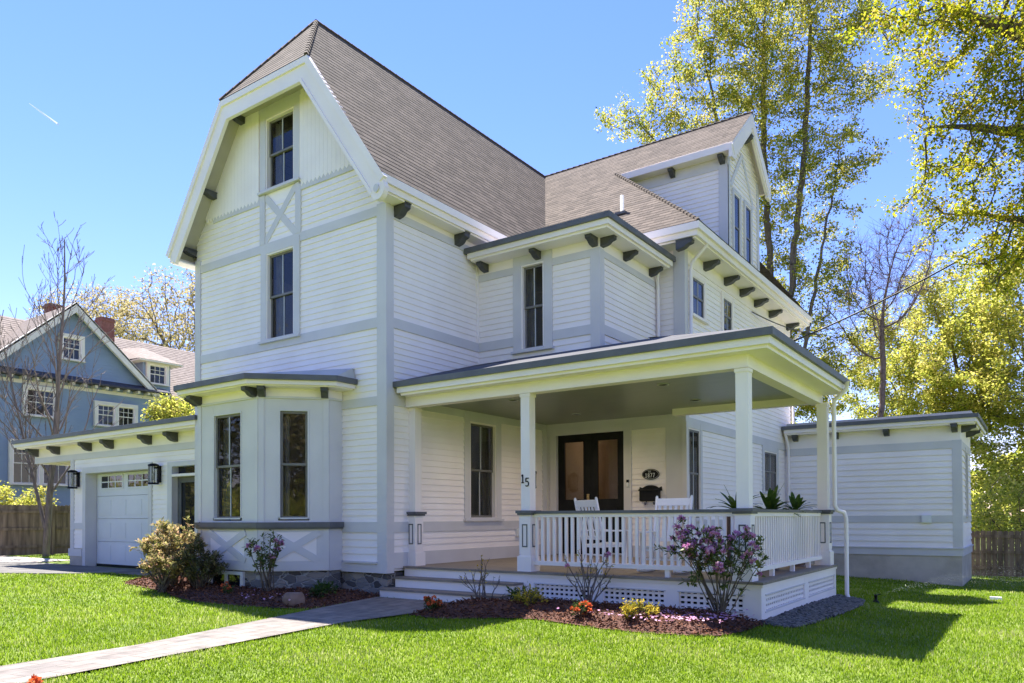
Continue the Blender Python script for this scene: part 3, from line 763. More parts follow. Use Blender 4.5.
F = Fr((0, 2 * 19.45 - 14.28, 7.28), (1, 0, 0), (0, vzz, vy), (0, -vy, vzz))
cr_.courses(F, cd, Ls, const(-12.2), const(-6.0), 0.15, 0.0045, M_SHIN, uvm=True)
cr_.box(F, -9.15, -6.0, -0.05, -0.004, cd, Ls - .05, M_CREAM)
Lb = math.hypot(3.85, 4.59)
F = Fr((0, 23.3, 7.28), (1, 0, 0), (0, 4.59 / Lb, 3.85 / Lb), (0, -3.85 / Lb, 4.59 / Lb))
cr_.courses(F, 0, Lb, val, lambda c: -5.5 - c * .55, 0.15, 0.0045, M_SHIN, uvm=True)
cr_.build('cross_roof', house)
# wall dormer
dm = MB(); XD = -6.25
FD, FDs = side(XD), front(18.2)
gz = lambda y: 11.74 - s_ * abs(y - 19.45)
D1 = (18.80, 0.46, 7.86, 1.68); D2 = (19.70, 0.46, 7.86, 1.68)
hd = [(q[0] - .28, q[0] + .28, q[2] - .03, q[2] + q[3] + .05) for q in (D1, D2)]
dm.courses(FD, 7.2, 10.4, const(18.2), const(20.7), EXP, LIP, M_WHITE, hd)
dm.courses(FD, 10.4, 11.7, lambda z: max(18.2, 19.45 - (11.72 - z) / s_), lambda z: min(20.7, 19.45 + (11.72 - z) / s_), EXP, LIP, M_WHITE)
dm.courses(FDs, 7.2, 10.28, const(-9.3), const(XD), EXP, LIP, M_WHITE)
dm.box(FD, 18.2, 18.5, -.1, -.02, 7.2, 10.3, M_WHITE); dm.box(FD, 19.1, 19.4, -.1, -.02, 7.2, 10.3, M_WHITE); dm.box(FD, 20.0, 20.7, -.1, -.02, 7.2, 10.3, M_WHITE); dm.box(FD, 18.5, 20.0, -.1, -.02, 9.6, 10.5, M_WHITE)
dm.wbox(-9.3, XD, 20.6, 20.7, 7.2, 10.4, M_WHITE)
dorm = dm.build('dormer', house)
t = MB()
t.box(FD, 18.17, 18.36, -.03, .03, 7.2, 10.45, M_TRIM); t.box(FDs, -6.45, XD + .03, -.03, .028, 7.2, 10.1, M_TRIM); t.box(FD, 20.52, 20.7, -.03, .03, 7.2, 10.45, M_TRIM)
t.box(FDs, -9.3, XD + .02, -.02, .022, 10.02, 10.34, M_PANEL)
t.bar(FD, (18.4, 9.65), (19.3, 10.75), 0.12, 0, .028, M_PANEL); t.bar(FD, (20.2, 9.65), (19.3, 10.75), 0.12, 0, .026, M_PANEL)
Of = [(17.86, 10.40), (19.45, 11.82), (21.04, 10.40)]
band(t, FD, Of, 0.0, 0.26, 0.17, 0.26, M_CREAM); band(t, FD, Of, 0.26, 0.34, 0.17, 0.24, M_CREAM)
band(t, FD, Of, 0.05, 0.09, -0.02, 0.18, M_CREAM)
for yy in (17.86 + .12, 21.04 - .12): t.box(FD, yy - .14, yy + .14, 0.17, 0.25, 10.10, 10.42, M_CREAM)
t.build('trim_board', dorm)
fa = MB(); fa.wbox(-9.15, -6.02, 17.88, 17.95, 10.30, 10.46, M_CREAM); fa.wbox(-9.15, -6.1, 17.95, 18.2, 10.30, 10.33, M_CREAM); fa.build('eave_fascia', dorm)
fa = MB(); fa.wbox(-9.15, -6.02, 20.95, 21.02, 10.30, 10.46, M_CREAM); fa.build('eave_fascia', dorm)
for q in (D1, D2): window(house, FD.at(q[0], 0.05, q[2]), q[1], q[3], casing=0.08, muntin=False, rec=0.2, cas_proud=0.01)
for x_ in (-6.35, -7.65, -8.85): brk(FDs.at(x_, 0.02, 10.30), 0.22, 0.18, 0.12)
brk(FD.at(19.45, 0.03, 11.25), 0.22, 0.14, 0.12)
# plumbing vent on the cross roof, attic clips
vt = MB(); vt.lathe(Fr((-7.77, 15.5, 8.30), (1, 0, 0), (0, 1, 0)), [(0.045, 0), (0.045, 0.46), (0.035, 0.46), (0.035, 0.3)], M_SASHL, 10)
vt.wbox(-7.9, -7.64, 15.38, 15.62, 8.30, 8.36, M_DARK); vt.build('roof_vent', house)

# --- bay window
bay = MB(); CB = -12.36
plan = [(CB - 1.79, 9.58), (CB - 1.79, 9.27), (CB - .92, 8.4), (CB + .92, 8.4), (CB + 1.79, 9.27), (CB + 1.79, 9.58)]
def oplan(o): 
    k = o * math.tan(math.pi / 8)
    return [(CB - 1.79 - o, 9.58), (CB - 1.79 - o, 9.27 - k), (CB - .92 - k, 8.4 - o), (CB + .92 + k, 8.4 - o), (CB + 1.79 + o, 9.27 - k), (CB + 1.79 + o, 9.58)]
q2 = math.sqrt(.5)
facets = [Fr((CB, 8.4, 0), (1, 0, 0), (0, -1, 0)), Fr((CB + 1.355, 8.835, 0), (q2, q2, 0), (q2, -q2, 0)), Fr((CB - 1.355, 8.835, 0), (q2, -q2, 0), (-q2, -q2, 0))]
fwid = [0.92, 0.615, 0.615]; wwid = [0.88, 0.54, 0.54]
for F, hw_, ww in zip(facets, fwid, wwid):
    bay.box(F, -hw_ + .004, -ww / 2 - .001, -0.14, 0, 1.30, 3.57, M_PANEL); bay.box(F, ww / 2 + .001, hw_ - .004, -0.14, 0, 1.30, 3.57, M_PANEL)
    bay.box(F, -ww / 2 - .001, ww / 2 + .001, -0.14, -0.002, 3.366, 3.57, M_PANEL); bay.box(F, -hw_ + .004, hw_ - .004, -0.14, -0.001, 0.45, 1.36, M_PANEL)
    for e in (-1, 1): bay.box(F, e * (hw_ - .05) - .05, e * (hw_ - .05) + .05, 0, 0.016, 0.46, 3.57, M_PANEL)
    bay.box(F, -hw_ + .1, hw_ - .1, 0, 0.014, 0.46, 0.60, M_PANEL)
for sx in (-1, 1): bay.wbox(CB + sx * 1.72 - .07, CB + sx * 1.72 + .07, 9.275, 9.6, 0.45, 3.57, M_PANEL)
bay.poly(HZ, oplan(0.012), 3.57, 3.74, M_CREAM); bay.poly(HZ, oplan(0.03), 3.555, 3.59, M_PANEL)
bayo = bay.build('bay_window', house)
cp = MB(); cp.poly(HZ, oplan(0.07), 1.235, 1.33, M_DARK); cp.poly(HZ, oplan(0.045), 1.205, 1.235, M_DARK); cp.build('sill_band', bayo)
brf = MB(); brf.poly(HZ, oplan(0.42), 3.83, 3.925, M_DARK); brf.poly(HZ, oplan(0.36), 3.755, 3.83, M_CREAM); brf.poly(HZ, oplan(0.30), 3.735, 3.755, M_CREAM)
oo = oplan(0.36); ww_ = [(CB - 2.1, 9.57), (CB - 2.05, 9.57), (CB - .9, 9.57), (CB + .9, 9.57), (CB + 2.05, 9.57), (CB + 2.1, 9.57)]
for i in range(5): brf.face([(*oo[i], 3.925), (*oo[i + 1], 3.925), (*ww_[i + 1], 4.14), (*ww_[i], 4.14)], M_MEMB)
brf.build('bay_roof', bayo)
for F, hw_, ww in zip(facets, fwid, wwid):
    window(bayo, F.at(0, 0, 1.385), ww, 1.98, casing=0, sill=False, cm=M_PANEL, cas_proud=0.022, muntin=ww > .6)
    xp = MB(); pw = min(0.52, hw_ - .22)
    xp.box(F, -pw, pw, 0.0, 0.004, 0.63, 1.15, M_WHITE); xp.bar(F, (-pw - .04, 0.63), (pw + .04, 1.15), 0.13, 0.0, 0.022, M_PANEL); xp.bar(F, (-pw - .04, 1.15), (pw + .04, 0.63), 0.13, 0.0, 0.019, M_PANEL)
    xp.build('crossed_panel', bayo)
for F, hw_ in ((facets[0], .92), (facets[1], .615), (facets[2], .615)):
    for e in (-1, 1): brk(F.at(e * (hw_ - .07), 0.0, 3.735), 0.27, 0.17, 0.12)
sn = MB(); sn.poly(HZ, oplan(-0.04), -0.3, 0.45, M_STONE); sn.wbox(-15.2, XW - .03, 9.64, 9.9, -0.3, 0.42, M_STONE); sn.wbox(XW - .2, XW - .03, 9.9, 10.05, -0.3, 0.42, M_STONE)
sn.build('stone_foundation', house)
F = Fr((-12.40, 8.44, 0.06), (1, 0, 0), (0, -1, 0))
bw = MB()
for a0, a1, c0, c1 in ((-.52, -.44, 0, .37), (.44, .52, 0, .37), (-.44, .44, .31, .37), (-.44, .44, 0, .06), (-.035, .035, .06, .31)): bw.box(F, a0, a1, -.05, .05, c0, c1, M_PLASTIC)
bw.box(F, -.7, .6, -.02, .16, -.12, 0.0, M_CONC)
bwo = bw.build('basement_window', house)
p = MB(); p.box(F, -.45, .45, .012, .018, .05, .32, M_GLASS); p.build('pane', bwo)

# --- porch
ZD = 0.53; YP = 10.02; XP = -3.03
pf = MB()
pf.wbox(XW + .03, XP + .035, YP - .035, 14.45, ZD - .035, ZD, M_STEP)
pf.wbox(XW + .03, XM, 14.45, 14.84, ZD - .035, ZD - .001, M_STEP)
pf.build('porch_floor', house)
pk = MB()
pk.wbox(-9.42, -6.86, YP, YP + .06, ZD - .18, ZD - .035, M_CREAM)      # top riser
def skirt(F, a0, a1, openings, zb):
    x = a0
    for o0, o1 in openings:
        pk.box(F, x, o0, -0.06, 0, zb, ZD - .035, M_WHITE)
        pk.box(F, o0, o1, -0.06, -0.001, 0.34, ZD - .035, M_WHITE); pk.box(F, o0, o1, -0.06, -0.001, zb, 0.13, M_WHITE)
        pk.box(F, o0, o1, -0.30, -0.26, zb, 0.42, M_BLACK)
        for z in (0.165, 0.235, 0.305): pk.box(F, o0, o1, -0.045, -0.02, z - .018, z + .018, M_WHITE)
        n = int((o1 - o0) / 0.085)
        for k in range(n + 1):
            xx = o0 + (o1 - o0) * k / n; pk.box(F, xx - .018, xx + .018, -0.043, -0.022, 0.13, 0.34, M_WHITE)
        for x0, x1, z0, z1 in ((o0 - .02, o1 + .02, 0.34, 0.36), (o0 - .02, o1 + .02, 0.11, 0.13)): pk.box(F, x0, x1, 0, 0.008, z0, z1, M_TRIM)
        x = o1
    pk.box(F, x, a1, -0.06, 0, zb, ZD - .035, M_WHITE)
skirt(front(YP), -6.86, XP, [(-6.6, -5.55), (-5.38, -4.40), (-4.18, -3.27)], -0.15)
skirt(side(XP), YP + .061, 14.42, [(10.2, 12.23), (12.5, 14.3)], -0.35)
pk.box(front(YP), -6.80, XP + .022, 0, 0.014, ZD - .075, ZD - .036, M_CREAM); pk.box(side(XP), YP - .01, 14.44, 0, 0.014, ZD - .075, ZD - .036, M_CREAM)
pk.build('porch_skirt', house)
sp = MB()
for (x0, x1, y0, z) in ((XW - .07, -6.87, 9.45, 0.177), (XW + .02, -6.82, 9.745, 0.354)):
    sp.wbox(x0, x1, y0, YP - .001 if z > .2 else 9.8, z - .035, z, M_STEP)
    sp.wbox(x0 + .02, x1 - .02, y0 + .03, YP - .003 if z > .2 else 9.79, -.15, z - .035, M_CREAM)
sp.build('porch_steps', house)
def column(x0, y0, ped=True, shaft=0.17, half=None):
    """square post on a panelled pedestal; x0,y0 = centre"""
    c = MB(); F = Fr((x0, y0, 0), (1, 0, 0), (0, 1, 0)); h = shaft / 2; p_ = h + .022
    c.box(F, -h, h, -h, h, 1.5, 3.42, M_CREAM)
    c.box(F, -h - .012, h + .012, -h - .012, h + .012, 3.35, 3.40, M_CREAM)
    c.box(F, -p_, p_, -p_, p_, 0.80, 1.46, M_CREAM)
    k = p_ + .026
    c.box(F, -k, k, -k, k, ZD, 0.77, M_CREAM)
    c.lathe(F, [(k * 1.41, 0.77), (p_ * 1.41, 0.83)], M_CREAM, 4) if False else None
    for i_ in range(3): c.box(F, -k + .015 * (i_ + 1), k - .015 * (i_ + 1), -k + .015 * (i_ + 1), k - .015 * (i_ + 1), 0.77 + .012 * i_, 0.782 + .012 * i_, M_CREAM)
    o = c.build('porch_column', house)
    cpz = MB(); cpz.box(F, -p_ - .045, p_ + .045, -p_ - .045, p_ + .045, 1.465, 1.51, M_DARK); cpz.box(F, -p_ - .025, p_ + .025, -p_ - .025, p_ + .025, 1.435, 1.465, M_DARK); cpz.build('pedestal_cap', o)
    pn = MB()
    for G in (Fr((x0, y0 - p_, 0), (1, 0, 0), (0, -1, 0)), Fr((x0 + p_, y0, 0), (0, 1, 0), (1, 0, 0))):
        a = 0.05; t_ = 0.016
        for a0, a1, c0, c1 in ((-a, -a + t_, 0.92, 1.29), (a - t_, a, 0.92, 1.29), (-a + t_, a - t_, 0.92, 0.94), (-a + t_, a - t_, 1.27, 1.29)):
            pn.box(G, a0, a1, 0, 0.008, c0, c1, M_DARK)
    pn.build('pedestal_panel', o)
    return o
col_a = column(-9.37, 10.25); col_b = column(-6.81, 10.155); col_c = column(-3.285, 10.16); col_d = column(-3.18, 14.22)
num = MB()
def digits(mb, F, txt, h, m, depth=0.004, step=None):
    """numerals built of strokes on a unit cell 0.6 x 1"""
    S = {'1': [((.3, 0), (.3, 1)), ((.3, 1), (.12, .82)), ((.12, 0), (.48, 0))],
         '5': [((.52, 1), (.12, 1)), ((.12, 1), (.10, .58)), ((.10, .58), (.35, .62)), ((.35, .62), (.52, .42)), ((.52, .42), (.48, .12)), ((.48, .12), (.28, 0)), ((.28, 0), (.06, .1))],
         '8': [((.3, 1), (.12, .86)), ((.12, .86), (.12, .66)), ((.12, .66), (.48, .38)), ((.48, .38), (.48, .14)), ((.48, .14), (.3, 0)), ((.3, 0), (.12, .14)), ((.12, .14), (.12, .38)), ((.12, .38), (.48, .66)), ((.48, .66), (.48, .86)), ((.48, .86), (.3, 1))],
         '7': [((.06, 1), (.54, 1)), ((.54, 1), (.22, 0))],
         'E': [((.12, 0), (.12, 1)), ((.12, 1), (.52, 1)), ((.12, .5), (.44, .5)), ((.12, 0), (.52, 0))],
         'S': [((.5, .88), (.3, 1)), ((.3, 1), (.1, .84)), ((.1, .84), (.14, .6)), ((.14, .6), (.48, .38)), ((.48, .38), (.5, .14)), ((.5, .14), (.3, 0)), ((.3, 0), (.1, .12))],
         'T': [((.06, 1), (.54, 1)), ((.3, 1), (.3, 0))], '.': [((.26, .02), (.36, .02))]}
    for i_, ch in enumerate(txt):
        for p, q in S[ch]:
            mb.bar(F, (i_ * .68 * h + p[0] * h, p[1] * h), (i_ * .68 * h + q[0] * h, q[1] * h), h * .13, 0, depth, m)
Fn = Fr((-6.895, 10.155 - .085, 1.93), (1, 0, 0), (0, -1, 0))
digits(num, Fn.at(0.0, 0, 0.03), '1', 0.13, M_BLACK, 0.012); digits(num, Fn.at(0.085, 0, -0.03), '5', 0.13, M_BLACK, 0.012)
num.build('house_number', house)
def railing(F, a0, a1, pitch, posts=()):
    r = MB()
    r.box(F, a0, a1, -0.055, 0.055, 1.455, 1.50, M_DARK); r.box(F, a0, a1, -0.03, 0.03, 1.40, 1.455, M_CREAM)
    r.box(F, a0, a1, -0.04, 0.04, 0.635, 0.70, M_CREAM)
    n = int(round((a1 - a0) / pitch))
    for k in range(n):
        x_ = a0 + (k + .5) * (a1 - a0) / n
        r.box(F, x_ - .022, x_ + .022, -0.02, 0.02, 0.70, 1.40, M_CREAM)
    for x_ in posts: r.box(F, x_ - .035, x_ + .035, -0.03, 0.03, ZD, 0.635, M_CREAM)
    r.build('railing', house)
railing(front(10.155), -6.70, -3.395, 0.112, (-5.5, -4.4)); railing(side(-3.23), 10.27, 14.1, 0.112, (11.2, 12.3, 13.3))
# beams, ceiling, roof of the porch
pb_ = MB()
pb_.wbox(XW + .03, -3.195, 10.06, 10.25, 3.42, 3.72, M_CREAM); pb_.wbox(-3.375, -3.195, 10.25, 14.3, 3.42, 3.721, M_CREAM); pb_.wbox(-6.0, -3.375, 14.12, 14.3, 3.42, 3.72, M_CREAM)
pb_.wbox(XW + .03, -3.185, 10.05, 10.26, 3.405, 3.42, M_CREAM); pb_.wbox(-3.385, -3.185, 10.26, 14.3, 3.405, 3.421, M_CREAM)
pb_.build('porch_beam', house)
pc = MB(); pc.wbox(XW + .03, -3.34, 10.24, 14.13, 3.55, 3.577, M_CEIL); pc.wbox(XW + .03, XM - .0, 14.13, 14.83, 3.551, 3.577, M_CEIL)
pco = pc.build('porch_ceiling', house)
M_LAMP = mat('lit_downlight', (0.8, 0.78, 0.72), None, 0.5); M_LAMP.node_tree.nodes['Principled BSDF'].inputs['Emission Color'].default_value = (1, .85, .62, 1); M_LAMP.node_tree.nodes['Principled BSDF'].inputs['Emission Strength'].default_value = 0.5
for k, (x_, y_, lb) in enumerate(((-7.9, 11.3, 'recessed ceiling light above the porch steps end'), (-5.0, 11.4, 'recessed ceiling light above the street-facing rocking chair'), (-7.9, 13.6, 'recessed ceiling light just in front of the double door'), (-5.2, 13.3, 'recessed ceiling light near the mailbox side of the porch'))):
    lo = thing('ceiling_light', (x_, y_, 3.55), lb, 'ceiling light', 'recessed lights in the porch ceiling')
    m = MB(); G = Fr((x_, y_, 3.538), (1, 0, 0), (0, 1, 0)); m.lathe(G, [(.10, 0), (.10, .014), (.075, .014), (.075, 0)], M_PLASTIC, 18); m.build('trim_ring', lo)
    m = MB(); m.lathe(G, [(.072, .006), (.072, .010)], M_LAMP, 18); m.build('lens', lo)
    l_ = bpy.data.lights.new('downlight', 'SPOT'); l_.energy = 34; l_.color = (1.0, .80, .52); l_.spot_size = rad(150); l_.spot_blend = 1.0; l_.shadow_soft_size = .07
    q_ = bpy.data.objects.new('downlight', l_); COL.objects.link(q_); q_.parent = lo; q_.location = (0, 0, -.02)
pr = MB(); ex0, ex1, ey0, ey1, ez = XW + .03, -2.77, 9.73, 14.5, 3.825
slabs(pr, ex0, ex1, ey0, ey1, ez)
sl_ = 0.287
yt, xt = YB - .01, -5.95
pr.face([(ex0, ey0 + .03, ez + .003), (ex1 - .03, ey0 + .03, ez + .003), (ex1 - .03 - (yt - ey0), yt, ez + sl_ * (yt - ey0)), (ex0, yt, ez + sl_ * (yt - ey0))], M_MEMBP)
xx = ex1 - .03 - (yt - ey0)
pr.face([(ex1 - .03, ey0 + .03, ez + .003), (ex1 - .03, ey1 - .02, ez + .003), (xt, ey1 - .02, ez + sl_ * (ex1 - xt)), (xt, yt + (xx - xt), ez + sl_ * (ex1 - xt)), (xx, yt, ez + sl_ * (yt - ey0))], M_MEMBP)
pr.face([(ex1 - .03, ey1 - .02, ez), (xt, ey1 - .02, ez), (xt, ey1 - .02, ez + sl_ * (ex1 - xt))], M_WHITE)
pr.build('porch_roof', house)

# --- double front door with a lit hall behind it
Fd = front(YM)
dc = MB()
dc.box(Fd, DX0 - .18, DX0, -.14, .04, ZD, 3.42, M_TRIM); dc.box(Fd, DX1, DX1 + .18, -.14, .04, ZD, 3.42, M_TRIM); dc.box(Fd, DX0, DX1, -.14, .037, 3.29, 3.42, M_TRIM); dc.box(Fd, DX0, DX1, -.14, .06, ZD, ZD + .03, M_STEP)
dc.build('door_frame', house)
for d0, d1, kx in ((DX0 + .005, (DX0 + DX1) / 2 - .003, -1), ((DX0 + DX1) / 2 + .003, DX1 - .005, 1)):
    d = MB(); z0, z1 = ZD + .03, 3.285; sx = 0.17
    d.box(Fd, d0, d0 + sx, -.10, -.055, z0, z1, M_BLACK); d.box(Fd, d1 - sx, d1, -.10, -.055, z0, z1, M_BLACK)
    d.box(Fd, d0 + sx, d1 - sx, -.10, -.056, z1 - .17, z1, M_BLACK); d.box(Fd, d0 + sx, d1 - sx, -.10, -.056, z0, 1.80, M_BLACK)
    d.box(Fd, d0 + sx + .05, d1 - sx - .05, -.056, -.045, z0 + .2, 1.62, M_BLACK)
    for a0, a1, c0, c1 in ((d0 + sx - .02, d0 + sx + .012, 1.78, 3.13), (d1 - sx - .012, d1 - sx + .02, 1.78, 3.13)): d.box(Fd, a0, a1, -.06, -.042, c0, c1, M_BLACK)
    do = d.build('front_door', house)
    p = MB(); p.box(Fd, d0 + sx - .01, d1 - sx + .01, -.082, -.076, 1.79, 3.125, M_CLEAR); p.build('pane', do)
    if kx < 0:
        hh = MB(); hx = d1 - .07
        hh.box(Fd, hx - .03, hx + .03, -.055, -.045, 1.42, 1.92, M_BRASS)
        hh.tube([Fd.p(hx, -.02, 1.72), Fd.p(hx, .03, 1.70), Fd.p(hx, .03, 1.52), Fd.p(hx, -.03, 1.47)], 0.012, M_BRASS, 6)
        hh.lathe(Fr(Fd.p(hx, -.05, 1.85), (1, 0, 0), (0, 0, 1), (0, -1, 0)), [(.028, 0), (.024, .03), (0.0, .032)], M_BRASS, 10)
        hh.build('handle', do)
M_HALL = mat('tan_hall_wall', (0.42, 0.32, 0.22), (0.48, 0.37, 0.26), 0.8, 2)
hl = MB()
hl.wbox(-9.44, -9.40, 15.0, 18.5, ZD, 3.6, M_HALL); hl.wbox(-7.2, -7.15, 15.0, 18.5, ZD, 3.6, M_HALL); hl.wbox(-9.4, -7.2, 18.45, 18.5, ZD, 3.6, M_HALL)
hl.wbox(-9.44, -7.15, 15.0, 18.5, 3.6, 3.64, M_HALL); hl.wbox(-9.44, -7.15, 15.0, 18.5, ZD - .05, ZD - .001, M_STEP)
hl.wbox(-8.9, -8.75, 16.2, 18.4, ZD, 1.6, M_HALL); hl.wbox(-8.0, -7.3, 18.38, 18.45, ZD, 2.7, M_STEP)
hl.build('entrance_hall', house)
pl = bpy.data.lights.new('hall_lamp', 'POINT'); pl.energy = 4; pl.color = (1.0, 0.78, 0.55); pl.shadow_soft_size = 0.12
plo = bpy.data.objects.new('hall_lamp', pl); COL.objects.link(plo); plo.parent = house; plo.location = (-8.3 + 9.45, 16.6 - 12.0, 3.2)

# --- garage wing
FG = front(10.0); GX0 = -21.83
gw = MB()
SD = (-16.76, -15.75)
gh = [(-21.17, -17.74, -0.2, 2.79), (-17.05, -15.4, -0.2, 2.75)]
for z0, z1 in ((0.62, 1.13), (1.30, 3.02)): gw.courses(FG, z0, z1, const(GX0), const(-15.2), EXP, LIP, M_WHITE, gh)
gw.box(FG, GX0, -21.1, -.12, -.02, .05, 3.5, M_WHITE); gw.box(FG, -17.85, -16.9, -.12, -.02, .05, 3.5, M_WHITE); gw.box(FG, -21.1, -15.2, -.12, -.02, 2.7, 3.5, M_WHITE)
gw.wbox(GX0, GX0 + .1, 10.12, 17.0, 0.0, 3.5, M_WHITE); gw.wbox(GX0, -15.2, 16.9, 17.0, 0.0, 3.5, M_WHITE)
garage = gw.build('garage_wall', house)
t = MB()
t.box(FG, GX0 - .03, GX0 + .16, -.05, .03, 0.42, 3.03, M_TRIM); t.box(FG, GX0 + .16, -21.17, -.02, .026, 1.13, 1.30, M_TRIM); t.box(FG, -17.74, -17.05, -.02, .026, 1.13, 1.30, M_TRIM)
t.box(FG, GX0 - .07, -21.17, -.05, .06, 0.40, 0.60, M_TRIM); t.box(FG, -17.74, -17.05, -.05, .06, 0.40, 0.60, M_TRIM)
t.box(FG, GX0 - .02, -21.17, -.05, .04, -.1, 0.40, M_CONC); t.box(FG, -17.74, -17.05, -.05, .04, -.1, 0.40, M_CONC)
for a0, a1, c0, c1 in ((-21.17, -21.01, 0.1, 2.79), (-17.90, -17.74, 0.1, 2.79), (-21.01, -17.90, 2.63, 2.79)): t.box(FG, a0, a1, -.27, .036, c0, c1, M_TRIM)
for a0, a1, c0, c1 in ((-17.05, -16.86, 0.1, 2.75), (-15.6, -15.4, 0.1, 2.75), (-16.86, -15.6, 2.64, 2.75), (-16.86, -15.6, 2.40, 2.46)): t.box(FG, a0, a1, -.2, .034, c0, c1, M_TRIM if c0 < 2.3 or c1 > 2.7 else M_CREAM)
t.box(FG, -24.03, -15.2, -.18, .028, 3.02, 3.18, M_TRIM); t.box(FG, -24.03, -15.2, -.18, .022, 3.18, 3.48, M_CREAM); t.wbox(-24.03, -23.85, 10.18, 16.8, 3.02, 3.48, M_CREAM)
t.wbox(-24.03, -23.85, 16.6, 16.8, 0.0, 3.02, M_CREAM)
t.build('trim_board', garage)
M_GDOOR = mat('white_garage_door', (0.66, 0.66, 0.70), (0.70, 0.70, 0.74), 0.45, 2)
gd = MB()
for k in range(4):
    z0 = 0.20 + k * .607
    gd.box(FG, -21.0, -17.91, -.33, -.27, z0, z0 + .599, M_GDOOR)
    for j in range(4):
        a0 = -20.95 + j * .765
        if k < 3: gd.box(FG, a0 + .08, a0 + .69, -.27, -.262, z0 + .1, z0 + .5, M_GDOOR)
gd.box(FG, -21.0, -17.91, -.34, -.262, 0.13, 0.2, M_BLACK)
for a0, a1 in ((-20.73, -19.67), (-19.37, -18.36)):
    for x0, x1, z0, z1 in ((a0 - .04, a1 + .04, 2.20, 2.235), (a0 - .04, a1 + .04, 2.545, 2.58), (a0 - .04, a0, 2.235, 2.545), (a1, a1 + .04, 2.235, 2.545)): gd.box(FG, x0, x1, -.27, -.25, z0, z1, M_GDOOR)
    for k in (1, 2): x0 = a0 + (a1 - a0) * k / 3; gd.box(FG, x0 - .018, x0 + .018, -.27, -.255, 2.235, 2.545, M_GDOOR)
    gd.box(FG, a0, a1, -.27, -.256, 2.375, 2.405, M_GDOOR)
gdo = gd.build('garage_door', house)
for a0, a1 in ((-20.73, -19.67), (-19.37, -18.36)):
    p = MB(); p.box(FG, a0, a1, -.269, -.263, 2.235, 2.545, M_GLASS); p.build('pane', gdo)
sd = MB()
for a0, a1, c0, c1 in ((-16.86, -16.72, .15, 2.40), (-15.74, -15.6, .15, 2.40), (-16.72, -15.74, 2.26, 2.40), (-16.72, -15.74, .15, .45)): sd.box(FG, a0, a1, -.17, -.12, c0, c1, M_DARK)
sd.box(FG, -16.66, -16.62, -.12, -.06, 1.1, 1.2, M_BLACK)
sdo = sd.build('side_door', house)
p = MB(); p.box(FG, -16.73, -15.73, -.15, -.143, .44, 2.27, M_GLASS); p.box(FG, -16.86, -15.6, -.15, -.143, 2.46, 2.64, M_GLASS); p.build('pane', sdo)
gr = MB(); slabs(gr, -24.4, -15.18, 9.5, 17.4, 3.68); gr.wbox(-24.2, -15.3, 9.7, 17.2, 3.68, 3.73, M_MEMB); gr.build('garage_roof', house)
for x_ in (-23.87, -22.56, -20.77, -19.63, -17.82, -16.69): brk(FG.at(x_, 0.02, 3.435), 0.3, 0.22, 0.16)
def lantern(x, y, z, label):
    o = thing('wall_lantern', (x, y, z), label, 'lantern', 'lanterns beside the garage door')
    b = MB(); F = Fr((x, y, z), (1, 0, 0), (0, -1, 0))
    b.box(F, -.06, .06, 0, .03, .05, .45, M_BLACK); b.box(F, -.025, .025, .03, .14, .38, .42, M_BLACK)
    L = Fr(F.p(0, .16, 0), (1, 0, 0), (0, -1, 0))
    b.lathe(L, [(.12, 0), (.12, .04), (.11, .04)], M_BLACK, 16); b.lathe(L, [(.125, .44), (.125, .47), (.06, .50), (.0, .505)], M_BLACK, 16)
    for k in range(6):
        a = k * math.pi / 3 + .3; b.tube([L.p(.115 * math.cos(a), .115 * math.sin(a), .03), L.p(.115 * math.cos(a), .115 * math.sin(a), .45)], .007, M_BLACK, 4)
    b.build('frame', o)
    gl = MB(); gl.lathe(L, [(.105, .04), (.105, .44)], M_CLEAR, 16); gl.build('glass', o)
    bu = MB(); bu.lathe(L, [(.0, .10), (.022, .11), (.022, .2), (.03, .24), (.0, .29)], M_NTRIM, 10); bu.build('bulb', o)
lantern(-21.42, 10.0 - .017, 2.23, 'black glass lantern on the narrow white wall left of the garage door')
lantern(-17.40, 10.0 - .017, 2.23, 'black glass lantern on the wall between garage door and grey side door')

# --- rear annex
YA, XA = 22.26, -1.67
FA, FAs = front(YA), side(XA)
an = MB()
for z0, z1 in ((0.56, 1.22), (1.40, 3.12)):
    an.courses(FA, z0, z1, const(-6.03), const(XA), .163, .030, M_WHITE)
    an.courses(FAs, z0, z1, const(YA), const(25.4), .163, .030, M_WHITE, [(23.45, 24.15, 1.2, 3.2)])
an.box(FA, -6.03, XA, -.12, -.02, .3, 3.6, M_WHITE); an.box(FAs, YA + .1, 23.4, -.12, -.02, .3, 3.6, M_WHITE); an.box(FAs, 24.2, 25.4, -.12, -.02, .3, 3.6, M_WHITE)
an.wbox(-6.03, XA, 25.3, 25.4, .3, 3.6, M_WHITE)
annex = an.build('annex_wall', house)
t = MB()
t.box(FA, -6.0, XA - .18, -.02, .026, 1.22, 1.40, M_TRIM); t.box(FAs, YA + .18, 25.4, -.02, .024, 1.22, 1.40, M_TRIM)
t.box(FA, -6.0, XA - .18, -.02, .026, 3.12, 3.32, M_TRIM); t.box(FAs, YA + .18, 25.4, -.02, .024, 3.12, 3.32, M_TRIM)
t.box(FA, -6.0, XA + .01, -.02, .02, 3.32, 3.7, M_CREAM); t.box(FAs, YA + .01, 25.4, -.02, .018, 3.32, 3.7, M_CREAM)
t.box(FA, XA - .18, XA + .032, -.05, .032, 0.56, 3.33, M_TRIM); t.box(FAs, YA - .03, YA + .18, -.05, .03, 0.56, 3.325, M_TRIM)
